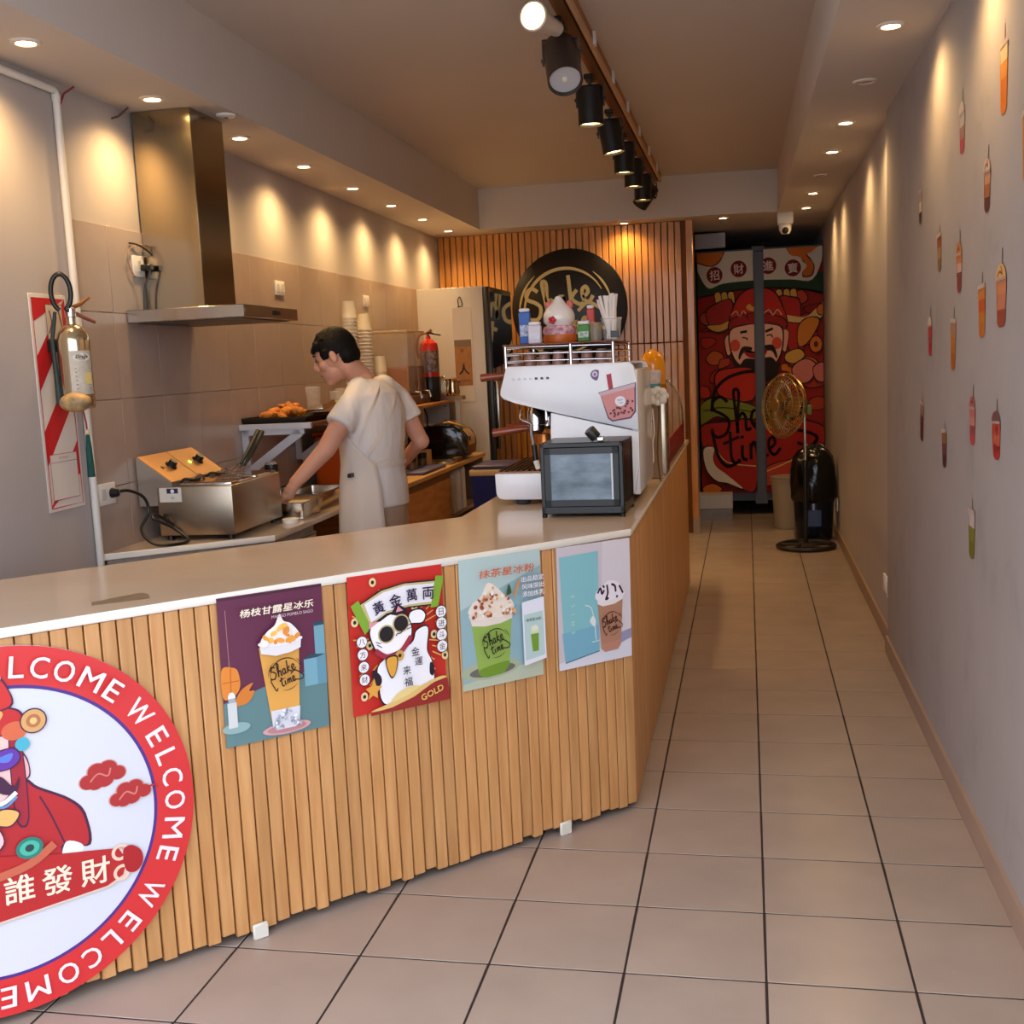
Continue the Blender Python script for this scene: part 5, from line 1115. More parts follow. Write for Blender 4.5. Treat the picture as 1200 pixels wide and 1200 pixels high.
# ------------------------------------------------------------------ fridge with clipboard
t = thing('tall_fridge', 'tall fridge with a white side and dark glass door', 'fridge', (-2.37, 8.13, 0))
MB().rbox((0, 0, .05), (.500, .80, 2.045), .006, 2).build('cabinet', mat('fridge_white', (206, 198, 190), .35), t)
d = MB().rbox((.503, .0, .07), (.545, .80, 2.04), .006, 2).build('door', mat('fridge_frame', (34, 34, 38), .3), t)
MB().box((.5455, .03, .12), (.5475, .77, 2.0)).build('glass_panel', mat('black_mirror', (18, 20, 24), .05, coat=1.0), d)
MB().rbox((.548, .05, .85), (.575, .075, 1.35), .006, 2).build('door_handle', M_steel, d)
for x in (.05, .45): MB().box((x-.02, .04, 0), (x+.02, .76, .05)).build('foot', M_black, t)
t = thing('clipboard', 'paper chart on a clip hanging on the fridge side', 'clipboard', (-2.105, 8.125, 1.21))
MB().box((0, 0, 0), (.145, .004, .69)).build('backing_sheet', mat('paper_white', (222, 212, 200), .6), t)
MB().box((.005, -.002, .12), (.132, -.0005, .455)).build('brown_chart', mat('chart_brown', (176, 122, 70), .6, var=.15, vscale=20), t)
MB().box((.005, -.003, .405), (.132, -.0022, .455)).build('chart_header', mat('chart_grey', (130, 112, 90), .6), t)
a = Art(base=.0032); a.text('茶', (.062, .375), .028, (60, 40, 30)); a.text('人', (.07, .24), .075, (30, 24, 24), bold=.03); a.text('丶', (.074, .285), .012, (160, 40, 36)); a.poly([(.02,.15),(.12,.15),(.12,.165),(.02,.165)], (150, 100, 60))
a.mb.v = [(v[0], -v[2], v[1]) for v in a.mb.v]; a.build('chart_print', t)
MB().tube(smoothpath([(.055, -.004, .69), (.05, -.008, .74), (.065, -.008, .765), (.075, -.008, .74), (.08, -.006, .70), (.045, -.005, .695)], 4), .0035, 6).build('clip', M_blackm, t)
# blue bin
t = thing('blue_bin', 'tall blue plastic bin with a cream rim behind the counter', 'bin', (-1.50, 7.02, 0))
MB().add([(-.17,-.17,0),(.17,-.17,0),(.17,.17,0),(-.17,.17,0),(-.20,-.20,.79),(.20,-.20,.79),(.20,.20,.79),(-.20,.20,.79)], [(3,2,1,0),(4,5,6,7),(0,1,5,4),(1,2,6,5),(2,3,7,6),(3,0,4,7)]).build('bin_body', mat('bin_blue', (28, 34, 104), .4), t)
MB().rbox((-.21, -.21, .7905), (.21, .21, .83), .008, 2).build('bin_rim', mat('bin_rim', (196, 170, 130), .5), t)
MB().rbox((-.20, -.20, .8305), (.20, .20, .855), .02, 3).build('bin_lid', mat('bin_lid', (64, 58, 106), .4), t)
t = thing('towel_rod', 'brown wooden utensil rack standing behind the coffee machine', 'rack', (-1.36, 8.5, 0))
for x in (-.16, .0, .16): MB().box((x-.012, -.012, 0), (x+.012, .012, 1.22)).build('upright', M_slatb, t)
for z in (.5, 1.15): MB().box((-.18, -.014, z), (.18, .014, z+.06)).build('rail', mat('rack_rail', (140, 76, 36), .35), t)

# ------------------------------------------------------------------ doorway: frame, split curtain, clutter
t = thing('doorway_frame', 'grey metal frame behind the split red curtain', 'door frame', (0, 10.425, 0))
for n_, a0, b0 in (('centre_post', (.062, 0, .10), (.172, .03, 2.40)), ('side_post', (.668, 0, 0), (.676, .03, 2.42)), ('side_post', (-.456, 0, 0), (-.43, .03, 2.42)), ('lower_rail', (-.43, .002, .13), (.668, .028, .215)), ('upper_rail', (-.43, .002, 2.34), (.668, .028, 2.38))):
    MB().rbox(a0, b0, .003, 1).build(n_, M_grey, t)
t = thing('junction_box', 'pale grey box above the left half of the curtain', 'electrical box', (-.43, 10.36, 2.40)); MB().rbox((0, 0, 0), (.27, .06, .13), .005, 1).build('box_shell', mat('box_pale', (166, 164, 172), .5), t); MB().box((.05, -.004, .125), (.2, -.0005, .129)).build('box_slot', M_black, t)
CW, CH = 1.085, 2.16
t = thing('split_curtain', 'split curtain printed with a red bearded fortune figure', 'curtain', (-.415, 10.40, .205))
XA, XB = .492, .578
for x0, x1 in ((0, XA), (XB, CW)): MB().rbox((x0, 0, 0), (x1, .006, CH), .002, 1).build('cloth_half', mat('curtain_red', (168, 34, 24), .8), t)
MB().cyl((-.01, .01, CH-.01), (CW, .01, CH-.01), .007, 8).build('rod', M_grey, t)
def cv(px, py): return ((px-818)/149.0*CW, (578.5-py-(px-818)*.010)/287.0*CH)
def clip(poly, x, keep_left):
    out = []
    for i in range(len(poly)):
        p_, q_ = poly[i-1], poly[i]; ip = (p_[0] <= x) == keep_left; iq = (q_[0] <= x) == keep_left
        if ip != iq: tt = (x-p_[0])/(q_[0]-p_[0]); out.append((x, p_[1]+tt*(q_[1]-p_[1])))
        if iq: out.append(q_)
    return out
class Curt:
    def __init__(s, base=.0004, step=.0002): s.d = base; s.step = step; s.mb = MB(); s.mats = []
    def poly(s, pts, c):
        pts = [(min(max(x, .003), CW-.003), min(max(y, .003), CH-.003)) for x, y in pts]; s.d += s.step
        m = ink(c, .8)
        if m not in s.mats: s.mats.append(m)
        for lft in (True, False):
            q = clip(pts, XA-.002 if lft else XB+.002, lft)
            if len(q) > 2:
                ar = sum(q[i-1][0]*q[i][1]-q[i][0]*q[i-1][1] for i in range(len(q)))
                if abs(ar) < 1e-7: continue
                if ar < 0: q = q[::-1]
                s.mb.add([(x, -s.d, y) for x, y in q], [tuple(range(len(q)))], s.mats.index(m))
    def B(s, pts, c, ol=True, raw=False):
        P = smoothpath([(x, y, 0) for x, y in ([cv(*p_) for p_ in pts] if not raw else pts)], 4, True); P = [(p_.x, p_.y) for p_ in P]
        if ol:
            cx = sum(p_[0] for p_ in P)/len(P); cy = sum(p_[1] for p_ in P)/len(P)
            s.poly([(cx+(x-cx)*1.03+math.copysign(.006, x-cx), cy+(y-cy)*1.03+math.copysign(.006, y-cy)) for x, y in P], (34, 14, 12))
        s.poly(P, c)
    def E(s, c, rx, ry, col, ol=False):
        k = [(c[0]+rx*math.cos(a_*PI/10), c[1]+ry*math.sin(a_*PI/10)) for a_ in range(20)]; s.B(k, col, ol)
    def L(s, pts, w, c, n=4):
        P = smoothpath([(x, y, 0) for x, y in [cv(*p_) for p_ in pts]], n)
        wd = w/149.0*CW
        for i in range(len(P)-1):
            d = (P[i+1]-P[i]).normalized(); nn = Vector((-d.y, d.x, 0))*wd/2; e = d*wd*.2
            s.d -= s.step; s.poly([tuple((P[i]-e+nn).xy), tuple((P[i+1]+e+nn).xy), tuple((P[i+1]+e-nn).xy), tuple((P[i]-e-nn).xy)], c)
        s.d += s.step
    def T(s, txt, c, h, col, rot=0):
        vs, fs, gw, gh = glyphs(txt, .01); s.d += s.step*2; c = cv(*c); h = h/149.0*CW; m = ink(col, .8)
        if m not in s.mats: s.mats.append(m)
        s.mb.add([(c[0]+(x*math.cos(rot)-y*math.sin(rot))*h/gh, -s.d, c[1]+(x*math.sin(rot)+y*math.cos(rot))*h/gh) for x, y in vs], fs, s.mats.index(m))
    def flush(s, name, par):
        if s.mb.v: s.mb.build(name, s.mats, par, smooth=False)
        s.mb = MB(); s.mats = []
c = Curt(); random.seed(5); RD1, RD2, OR, GD = (170, 32, 24), (132, 20, 20), (206, 108, 34), (206, 156, 70)
c.poly([(0, 0), (CW, 0), (CW, CH), (0, CH)], (150, 28, 22))
for k in range(60):
    px, py = random.uniform(820, 965), random.uniform(348, 575)
    if 852 < px < 922 and py < 440: continue
    s_ = random.uniform(7, 14); ang = random.uniform(0, 6); pts = [(px+s_*math.cos(ang+a_)*random.uniform(.6, 1.3), py+s_*.7*math.sin(ang+a_)*random.uniform(.6, 1.3)) for a_ in (0, 1.05, 2.1, 3.14, 4.2, 5.2)]
    c.B(pts, random.choice([RD1, RD2, (186, 44, 28), (186, 84, 34), OR, (176, 60, 30)] if py < 480 else [RD1, RD2, (160, 26, 24), (190, 60, 40)]))
c.flush('printed_swirls', t)
c.poly([cv(816,342), cv(840,338), cv(890,334), cv(940,337), cv(970,345), cv(970,320), cv(816,310)], (30, 56, 34)); c.L([(818,343),(850,338),(890,335),(940,338),(968,345)], 2, (20, 24, 18))
c.B([(816,288),(970,286),(968,300),(955,328),(930,327),(890,326),(850,328),(832,333),(822,320),(817,305)], (214, 202, 184), False)
c.B([(816,290),(848,290),(846,300),(836,307),(824,304),(816,300)], OR); c.B([(928,286),(962,286),(955,296),(948,300),(956,310),(954,322),(945,324),(944,318),(948,312),(940,302),(930,299)], OR)
for x, y in ((839,318),(868,312),(903,310),(932,314)): c.E((x, y), 9.6, 9.6, (120, 22, 26))
for ch, x, y in zip('招財進寶', (839,868,903,932), (318,312,310,314)): c.T(ch, (x, y), 12, (230, 214, 206), .06)
c.flush('printed_banner', t)
for x in (842, 850, 858, 915, 924, 932): c.B([(x-3,340),(x+3,339),(x+4,352),(x-1,352)], GD)
c.B([(828,362),(840,352),(858,348),(860,372),(850,384),(836,382)], (158, 34, 34)); c.B([(829,377),(845,376),(856,372),(854,380),(840,384)], GD)
c.B([(915,350),(930,348),(940,356),(938,400),(930,412),(922,392)], RD1); c.B([(918,367),(945,371),(958,362),(968,355),(968,370),(945,377),(920,374)], (214, 176, 110)); c.E((965,363), 5, 6, OR, True)
c.B([(858,378),(862,355),(873,340),(890,335),(908,340),(918,356),(922,378),(890,384)], (184, 38, 28)); c.B([(856,382),(870,376),(890,374),(910,376),(922,382),(920,372),(890,364),(860,370)], (150, 26, 24))
c.L([(858,365),(864,361),(868,367),(873,361),(878,370)], 1.6, (226, 170, 140)); c.L([(896,366),(903,361),(908,367),(913,361),(918,367)], 1.6, (226, 170, 140)); c.B([(876,357),(880,353),(885,357),(895,354),(890,361),(881,361)], GD, False)
c.flush('printed_hat', t)
c.B([(850,394),(857,388),(858,405),(853,412)], (222, 160, 140)); c.B([(926,388),(919,386),(917,402),(922,410)], (222, 160, 140))
c.B([(857,384),(875,378),(890,377),(905,378),(918,384),(917,408),(908,424),(888,430),(868,424),(858,408)], (226, 172, 152)); c.E((862,401), 6, 7, (206, 76, 58)); c.E((912,400), 6, 7, (206, 76, 58))
c.L([(869,386),(876,385)], 3, (30, 16, 14)); c.L([(899,386),(907,383)], 3, (30, 16, 14)); c.L([(871,392),(876,393),(877,395)], 1.6, (60, 26, 24)); c.L([(900,391),(905,390),(907,393)], 1.6, (60, 26, 24))
c.B([(857,410),(866,424),(874,417),(890,418),(905,416),(914,424),(919,408),(912,436),(903,444),(888,448),(872,440),(862,428)], (30, 14, 18), False)
c.B([(866,413),(871,403),(882,404),(880,409),(872,410),(867,418)], (30, 14, 18), False); c.B([(912,413),(907,402),(895,403),(898,408),(906,409),(911,418)], (30, 14, 18), False)
c.B([(873,407),(886,409),(900,406),(897,414),(886,417),(876,414)], (150, 26, 24), False); c.L([(875,408),(887,410),(899,407)], 2, (236, 226, 214))
c.flush('printed_face', t)
c.E((958,403), 7, 9, OR, True); c.E((958,403), 2.5, 3.5, (60, 26, 20)); c.B([(938,382),(950,372),(962,376),(950,398),(938,404)], (200, 120, 40)); c.B([(924,412),(938,408),(944,416),(932,424),(922,420)], GD)
c.B([(930,430),(945,420),(958,428),(950,445),(936,446)], (206, 120, 110)); c.B([(955,430),(968,425),(968,445),(958,444)], (200, 110, 100)); c.B([(838,435),(860,428),(884,432),(882,465),(845,462)], (186, 40, 22))
c.B([(818,472),(835,462),(850,464),(884,474),(884,488),(860,492),(838,484),(818,494)], (124, 128, 40)); c.L([(822,478),(845,474),(880,480)], 1.4, (60, 60, 20)); c.B([(896,470),(918,468),(925,482),(915,495),(896,486)], (124, 128, 40))
c.B([(818,498),(850,492),(884,496),(884,570),(866,572),(840,560),(825,530)], RD1); c.B([(896,496),(930,490),(966,500),(966,520),(930,540),(896,555)], RD1)
c.B([(821,524),(834,522),(832,534),(836,545),(850,556),(868,572),(850,565),(836,562),(824,548)], (222, 208, 190)); c.B([(966,522),(955,520),(946,524),(958,530),(962,540)], (222, 208, 190)); c.B([(905,574),(918,562),(932,556),(930,566),(918,573)], (222, 208, 190))
c.B([(896,548),(930,538),(950,545),(920,562),(896,568)], (200, 70, 54)); c.B([(820,570),(832,566),(842,572),(836,577),(822,577)], OR); c.L([(835,522),(850,540),(884,545)], 1.5, (226, 170, 120)); c.L([(896,552),(925,540),(945,528)], 1.5, (226, 190, 110))
c.flush('printed_robe', t)
BK = (36, 12, 16)
c.L([(832,478),(836,455),(850,440),(870,433),(884,432)], 4, BK); c.L([(896,436),(915,446),(930,470)], 3, BK); c.L([(832,500),(838,530),(850,545),(866,538)], 4, BK); c.L([(920,500),(945,505),(958,512),(950,522),(935,518)], 4, BK)
def word(strokes, ox, oy, sx, rot, w):
    for st in strokes: c.L([(ox+(x*math.cos(rot)+y*math.sin(rot))*sx, oy-(-x*math.sin(rot)+y*math.cos(rot))*sx) for x, y in st], w, BK, 4)
c.flush('curtain_logo_arcs', t); word(SH, 838, 513, 54, -.22, 3.6); c.flush('curtain_logo', t); word(TI, 856, 544, 50, -.20, 3.6)
c.flush('curtain_logo', t)
# tiled step, bucket, bin bag, fan
t = thing('white_step', 'low white tiled step under the left curtain half', 'step', (-.445, 10.10, 0)); MB().box((0, 0, 0), (.30, .26, .10)).build('step_base', mat('step_tile', (150, 146, 150), .5, var=.15, vscale=12), t); MB().rbox((-.004, -.004, .1005), (.304, .26, .225), .005, 1).build('step_block', mat('step_white', (196, 194, 196), .5), t)
t = thing('cream_bucket', 'tall cream bucket half hidden behind the fan', 'bucket', (.33, 9.62, 0)); MB().lathe([(0, 0), (.11, 0), (.12, .02), (.145, .42), (.152, .42), (.152, .40)], 24, caps=False).build('bucket_wall', mat('bucket_cream', (172, 156, 132), .5), t); MB().lathe([(.14, .421), (.156, .424), (.156, .435), (0, .44)], 24).build('bucket_lid', mat('bucket_lid', (150, 136, 116), .5), t)
t = thing('waste_bin', 'black waste bin with a shiny bin bag by the wall', 'waste bin', (.495, 9.02, 0)); MB().lathe([(0, 0), (.135, 0), (.14, .02), (.155, .33), (.15, .34)], 24, caps=False).build('bin_tub', mat('bin_black', (16, 20, 34), .18), t)
b = MB(); b.lathe([(.150, .30), (.168, .33), (.172, .45), (.168, .56), (.15, .64), (.11, .69), (.05, .735), (0, .742)], 30, caps=False); b.v = [(x*(1+.05*math.sin(7*math.atan2(y, x)+z*9)), y*(1+.05*math.sin(5*math.atan2(y, x)+z*14)), z+.01*math.sin(9*math.atan2(y, x))*(z > .35)) for x, y, z in b.v]
b.build('bin_bag', mat('bag_black', (12, 12, 14), .16, bump=.5, bscale=14), t)
MB().rbox((-.06, -.162, .12), (.05, -.150, .25), .006, 1).build('bin_sticker', mat('bin_sticker', (40, 60, 110), .2), t)
t = thing('pedestal_fan', 'tall pedestal fan with a golden cage on a round base', 'fan', (.415, 8.62, 0))
MB().lathe([(0, .045), (.05, .042), (.07, .03), (.09, .022), (.0, .022)], 24).build('base_hub', mat('fan_dark', (38, 30, 26), .4), t)
bs = MB(); bs.tube([(.205*math.cos(a_), .205*math.sin(a_), .018) for a_ in [k*2*PI/36 for k in range(36)]], .017, 10, closed=True); bs.build('base_ring', mat('fan_dark', (38, 30, 26), .4), t)
for k in range(5):
    a_ = k*2*PI/5+.3; MB().tube([(.06*math.cos(a_), .06*math.sin(a_), .024), (.20*math.cos(a_), .20*math.sin(a_), .018)], .013, 8).build('base_spoke', mat('fan_dark', (38, 30, 26), .4), t)
MB().cyl((0, 0, .03), (0, 0, .62), .016, 14).build('outer_pole', M_black, t); MB().cyl((0, 0, .62), (0, 0, 1.04), .010, 12).build('inner_pole', M_chrome, t); MB().lathe([(.022, 0), (.024, .02), (.024, .06), (.018, .075)], 14, c=(0, 0, .59)).build('collar', M_black, t)
ax = Vector((-.80, -.58, .10)).normalized(); hm = ax.to_track_quat('Z', 'Y').to_matrix().to_4x4(); hm.translation = Vector((-.155, -.075, 1.075))
M_cage = mat('cage_gold', (176, 146, 92), .3, .8)
cg = MB(); R_ = .235
for z_, r_ in ((-.055, R_*.72), (-.035, R_*.92), (0, R_), (.03, R_*.93), (.055, R_*.74), (.068, R_*.45)): cg.tube([(r_*math.cos(a_), r_*math.sin(a_), z_) for a_ in [k*2*PI/32 for k in range(32)]], .0032 if z_ else .006, 6, closed=True, mx=hm)
for k in range(44):
    a_ = 2*PI*k/44; ca, sa = math.cos(a_), math.sin(a_)
    cg.tube([(.05*ca, .05*sa, .074), (R_*.5*ca, R_*.5*sa, .068), (R_*.86*ca, R_*.86*sa, .045), (R_*ca, R_*sa, 0), (R_*.86*ca, R_*.86*sa, -.045), (.06*ca, .06*sa, -.07)], .0017, 4, mx=hm)
cg.build('cage', M_cage, t); MB().lathe([(0, .082), (.045, .080), (.05, .070), (0, .07)], 20, mx=hm).build('cage_badge', M_cage, t)
for k in range(3):
    a_ = k*2*PI/3; q = hm @ Matrix.Rotation(a_, 4, 'Z'); vs = []
    for u in range(6):
        r_ = .04+.165*u/5; wd = .03+.05*math.sin(PI*u/6); vs += [(r_, -wd, .012), (r_, 0, .0), (r_, wd, -.014)]
    MB().add(vs, [f for u in range(5) for f in ((3*u, 3*u+3, 3*u+4, 3*u+1), (3*u+1, 3*u+4, 3*u+5, 3*u+2))], 0, q).build('blade', mat('blade_amber', (150, 104, 56), .35, .3), t)
MB().lathe([(0, .02), (.03, .018), (.04, 0), (.04, -.03)], 18, mx=hm).build('blade_hub', M_black, t)
MB().lathe([(.05, -.07), (.062, -.09), (.06, -.16), (.045, -.215), (0, -.22)], 20, mx=hm).build('motor', mat('motor_dark', (30, 28, 28), .4), t)
MB().rbox((.016, -.015, 1.0), (.05, .02, 1.07), .004, 1).build('rating_label', mat('label_green', (120, 140, 80), .5), t)
# sockets on the passage wall
def rsocket(y, z, x, h, label):
    t = thing('wall_socket', label, 'socket', (x, y, z), 0, 'white sockets on the passage wall'); MB().rbox((-.010, 0, 0), (0, .115, h), .003, 2).build('faceplate', M_white, t)
    for k in range(2): MB().rbox((-.0125, .02+.045*k, h*.25), (-.0095, .05+.045*k, h*.75), .001, 1).build('socket_insert', mat('insert', (206, 202, 198), .4), t)
rsocket(5.68, .235, .677, .085, 'nearer white socket low on the passage wall'); rsocket(5.83, .245, .677, .085, 'second white socket low on the passage wall, next to the nearer one'); rsocket(8.98, .22, .677, .10, 'white socket low on the passage wall behind the fan')

# ------------------------------------------------------------------ drink cup stickers on the right wall
WX = .6515
def sticker(y, zt, zb, lean, cols, label, straw=(86, 60, 60), lid='flat', wd=.085, ice=None, swirl=None):
    r = bpy.data.objects.new('cup_sticker', None); COL.objects.link(r); tag(r, label, 'sticker', 'cup stickers on the wall')
    H = zt-zb
    m = Matrix(((0,0,-1,WX),(-1,0,0,y),(0,1,0,zb),(0,0,0,1))); r.matrix_world = m @ Matrix.Rotation(lean, 4, 'Z')
    hs = H*.20; hb = H*(.60 if lid == 'dome' else .76); w = wd/2; wb = w*.80
    a = Art(base=.0002)
    a.line([(w*.10, hb*.9), (w*.16, H)], .009, straw, 1); a.build('straw', r)
    a = Art(base=.0006)
    n = len(cols); 
    a.poly([(-wb, .004), (-wb*.45, -.006), (wb*.45, -.006), (wb, .004), (w, hb), (-w, hb)], cols[0])
    for k in range(n):
        z0, z1 = hb*k/n, hb*(k+1)/n; f0, f1 = wb+(w-wb)*k/n, wb+(w-wb)*(k+1)/n
        if k == 0: a.poly([(-f0, .005), (-f0*.45, -.005), (f0*.45, -.005), (f0, .005), (f1, z1), (-f1, z1)], cols[0])
        else: a.poly([(-f0, z0), (f0, z0), (f1, z1), (-f1, z1)], cols[k])
    random.seed(int(y*1000))
    if ice:
        for _ in range(9): a.ell((random.uniform(-w*.6, w*.6), random.uniform(hb*.15, hb*.85)), .008, .008, ice, 8)
    a.line([(-wb*.8, .02), (-w*.85, hb*.9)], .004, tuple(min(255, int(v*1.15)) for v in cols[0]), 1)
    a.build('drink', r)
    a = Art(base=.0030)
    if lid == 'dome':
        a.ell((0, hb), w*1.02, H*.20, swirl or (206, 190, 176), 18, 0, 0, PI); a.line([(-w*1.05, hb), (w*1.05, hb)], .007, (170, 150, 144), 1)
        if swirl: a.line([(-w*.6, hb+.008), (-w*.1, hb+.02), (w*.4, hb+.010), (w*.1, hb+.032)], .005, (120, 70, 60), 3)
    else: a.poly([(-w*1.08, hb-.003), (w*1.08, hb-.003), (w*1.0, hb+.010), (-w*1.0, hb+.010)], (188, 170, 160))
    a.build('lid', r); return r
OR1, OR2, OR3 = (206, 112, 34), (216, 140, 56), (222, 176, 110)
sticker(3.165, 2.277, 2.064, .0, [OR1, OR1, OR2, (222, 190, 140)], 'tall orange tea sticker with a long straw, highest on the wall', (140, 80, 40))
sticker(3.73, 2.242, 2.059, .02, [(176, 66, 84), (160, 120, 110), (196, 186, 180)], 'faded pink cup sticker with a clear dome beside the wall light', lid='dome')
sticker(3.36, 2.014, 1.843, -.05, [(86, 44, 40), (160, 96, 62), (190, 140, 104)], 'brown layered coffee sticker with a domed lid below the highest orange one', lid='dome', swirl=(206, 180, 160))
sticker(4.57, 2.085, 1.939, .0, [(58, 36, 32), (226, 208, 176), (170, 150, 140)], 'small dark coffee sticker with white foam, farthest up the wall', (140, 124, 116), wd=.07)
sticker(4.135, 1.883, 1.734, .05, [(126, 104, 60), (170, 130, 84), (150, 76, 40)], 'pale green and brown cup sticker left of the tall peach one', wd=.08)
sticker(3.765, 1.831, 1.647, .0, [(140, 56, 60), (122, 60, 56), (206, 166, 150), (196, 120, 66)], 'pink and peach layered sticker with a rounded top', lid='dome', swirl=(200, 126, 70))
sticker(3.41, 1.680, 1.504, .06, [(190, 108, 40), (196, 116, 34), (196, 80, 26), (206, 120, 50)], 'slim amber sticker with a red streak, left of the widest cup', wd=.095)
sticker(3.165, 1.725, 1.529, .03, [(150, 66, 48), (196, 120, 90), (206, 130, 86)], 'widest sticker, a rosy milkshake with caramel cream and garnish', lid='dome', wd=.12, swirl=(212, 166, 104))
sticker(4.33, 1.617, 1.449, .0, [(186, 40, 66), (166, 34, 44), (196, 60, 60)], 'slim raspberry red sticker under the pale green cup', lid='dome', wd=.085, ice=(206, 96, 110))
sticker(3.867, 1.600, 1.405, -.05, [(176, 96, 24), (186, 112, 44), (176, 130, 96)], 'long leaning amber sticker beside the raspberry one', wd=.09)
sticker(4.53, 1.305, 1.126, -.10, [(70, 16, 26), (76, 20, 28), (150, 120, 100)], 'dark burgundy leaning sticker, lowest towards the passage end', (120, 90, 80), wd=.085)
sticker(4.017, 1.226, 1.075, .06, [(66, 26, 46), (110, 60, 64), (150, 96, 66)], 'plum and brown sticker right of the burgundy one', wd=.09)
sticker(3.537, 1.364, 1.191, .0, [(186, 66, 70), (150, 70, 74), (200, 128, 118), (196, 110, 100)], 'pink striped sticker left of the strawberry cup', lid='dome', wd=.085, swirl=(190, 100, 96))
sticker(3.206, 1.335, 1.179, .05, [(176, 46, 44), (196, 90, 66), (190, 70, 52)], 'strawberry red sticker with dark domed lid on the right', (110, 66, 66), lid='dome', wd=.10, ice=(150, 40, 40), swirl=(120, 80, 76))
sticker(3.536, 1.027, .850, .0, [(110, 108, 30), (126, 124, 44), (196, 182, 176)], 'olive green matcha sticker, lowest of all on the wall', (80, 60, 50), wd=.095)
sticker(2.905, 2.06, 1.86, .0, [(190, 112, 30), (200, 128, 50)], 'orange sticker beside the domed coffee, nearest the shop front', wd=.10)

# ------------------------------------------------------------------ barista
pr_ = thing('person', 'barista in white t-shirt and apron reaching into a steel pan', 'person', (-1.70, 4.98, 0))
O = Vector((-1.70, 4.98, 0)); rv = Vector((.305, .952, 0)); fv = Vector((-.952, .305, 0)); zv = Vector((0, 0, 1))
def ring_loft(mb, rings, n=28):
    """rings: (centre, half width along the shoulders, half depth)"""
    vs = []; fs = []
    for c_, a_, b_ in rings:
        for k in range(n):
            q = 2*PI*k/n; vs.append(Vector(c_)+rv*a_*math.cos(q)+fv*b_*math.sin(q))
    for i in range(len(rings)-1):
        for k in range(n): fs.append((i*n+k, i*n+(k+1) % n, (i+1)*n+(k+1) % n, (i+1)*n+k))
    fs += [tuple(range(n))[::-1], tuple(range((len(rings)-1)*n, len(rings)*n))]
    mb.add(vs, fs)
def limb(mb, pts, rs, n=16):
    mb.tube(pts, rs, n)
    for p_, r_ in zip(pts, rs): mb.ball(p_, r_, 14, 10)
def bake(mb, name, m, voxel, it, factor=.5):
    o = mb.build(name, m, None)
    rm = o.modifiers.new('r', 'REMESH'); rm.mode = 'VOXEL'; rm.voxel_size = voxel; rm.use_smooth_shade = True
    sm = o.modifiers.new('s', 'SMOOTH'); sm.factor = factor; sm.iterations = it
    me = bpy.data.meshes.new_from_object(o.evaluated_get(bpy.context.evaluated_depsgraph_get()))
    bpy.data.objects.remove(o); me.shade_smooth()
    for v in me.vertices: v.co -= O
    me.name = name
    if not me.materials: me.materials.append(m)
    return put(name, me, pr_)
M_skin = mat('skin', (212, 154, 128), .5, var=.06, vscale=12)
SL = Vector((-1.735, 4.845, 1.345)); SR = Vector((-1.630, 5.165, 1.35))
EL_ = Vector((-1.825, 4.70, 1.145)); HL = Vector((-1.965, 4.665, 1.005))
ER = Vector((-1.535, 5.20, 1.135)); HR = Vector((-1.70, 5.36, 1.00))
HC = Vector((-1.845, 4.955, 1.560)); NK = Vector((-1.715, 4.995, 1.42))
hf = Vector((-.93, -.08, -.36)).normalized(); hr = hf.cross(zv).normalized(); hu = hr.cross(hf).normalized()
def H(f_, r_, u_): return HC+hf*f_+hr*r_+hu*u_
def hm_(f_, r_, u_):
    m = Matrix((hf, hr, hu)).transposed().to_4x4(); m.translation = H(f_, r_, u_); return m
b = MB()
ring_loft(b, [(O+zv*.86, .155, .115), (O+zv*.95, .160, .115), (O+zv*1.06, .140, .100), (O+zv*1.18+fv*-.01, .150, .105), (O+zv*1.30+fv*-.01, .165, .108), (O+zv*1.37+fv*-.005, .150, .09), (O+zv*1.42+fv*.01, .085, .07)])
for hip, kn, ft in ((O+rv*-.085+zv*.86, O+rv*-.09+zv*.48+fv*.01, O+rv*-.10+zv*.07+fv*-.02), (O+rv*.085+zv*.86, O+rv*.10+zv*.48+fv*.02, O+rv*.11+zv*.07)):
    limb(b, [hip, kn, ft], [.085, .060, .042])
limb(b, [NK-zv*.04, NK+fv*.04+zv*.035, HC-hf*.03-hu*.06], [.062, .054, .056])
b.ball((0, 0, 0), (.096, .076, .098), 20, 14, mx=hm_(0, 0, .012)); b.ball((0, 0, 0), (.062, .058, .062), 16, 12, mx=hm_(.038, 0, -.058)); b.ball((0, 0, 0), (.030, .034, .026), 14, 10, mx=hm_(.066, 0, -.098))
b.tube([H(.090, 0, .022), H(.104, 0, -.008), H(.112, 0, -.026)], [.009, .012, .014], 10); b.ball(H(.102, 0, -.030), .015, 10, 8)
b.ball((0, 0, 0), (.012, .022, .008), 10, 8, mx=hm_(.089, 0, -.058)); b.ball((0, 0, 0), (.011, .019, .008), 10, 8, mx=hm_(.088, 0, -.070))
b.ball((0, 0, 0), (.014, .05, .012), 10, 8, mx=hm_(.082, 0, .026))
for s_ in (-1, 1):
    b.ball((0, 0, 0), (.018, .010, .031), 12, 10, mx=hm_(-.006, s_*.080, -.010)); b.ball(H(.058, s_*.044, -.028), .026, 10, 8)
limb(b, [SL, EL_, HL], [.052, .042, .029]); limb(b, [SR, ER, HR], [.052, .042, .029])
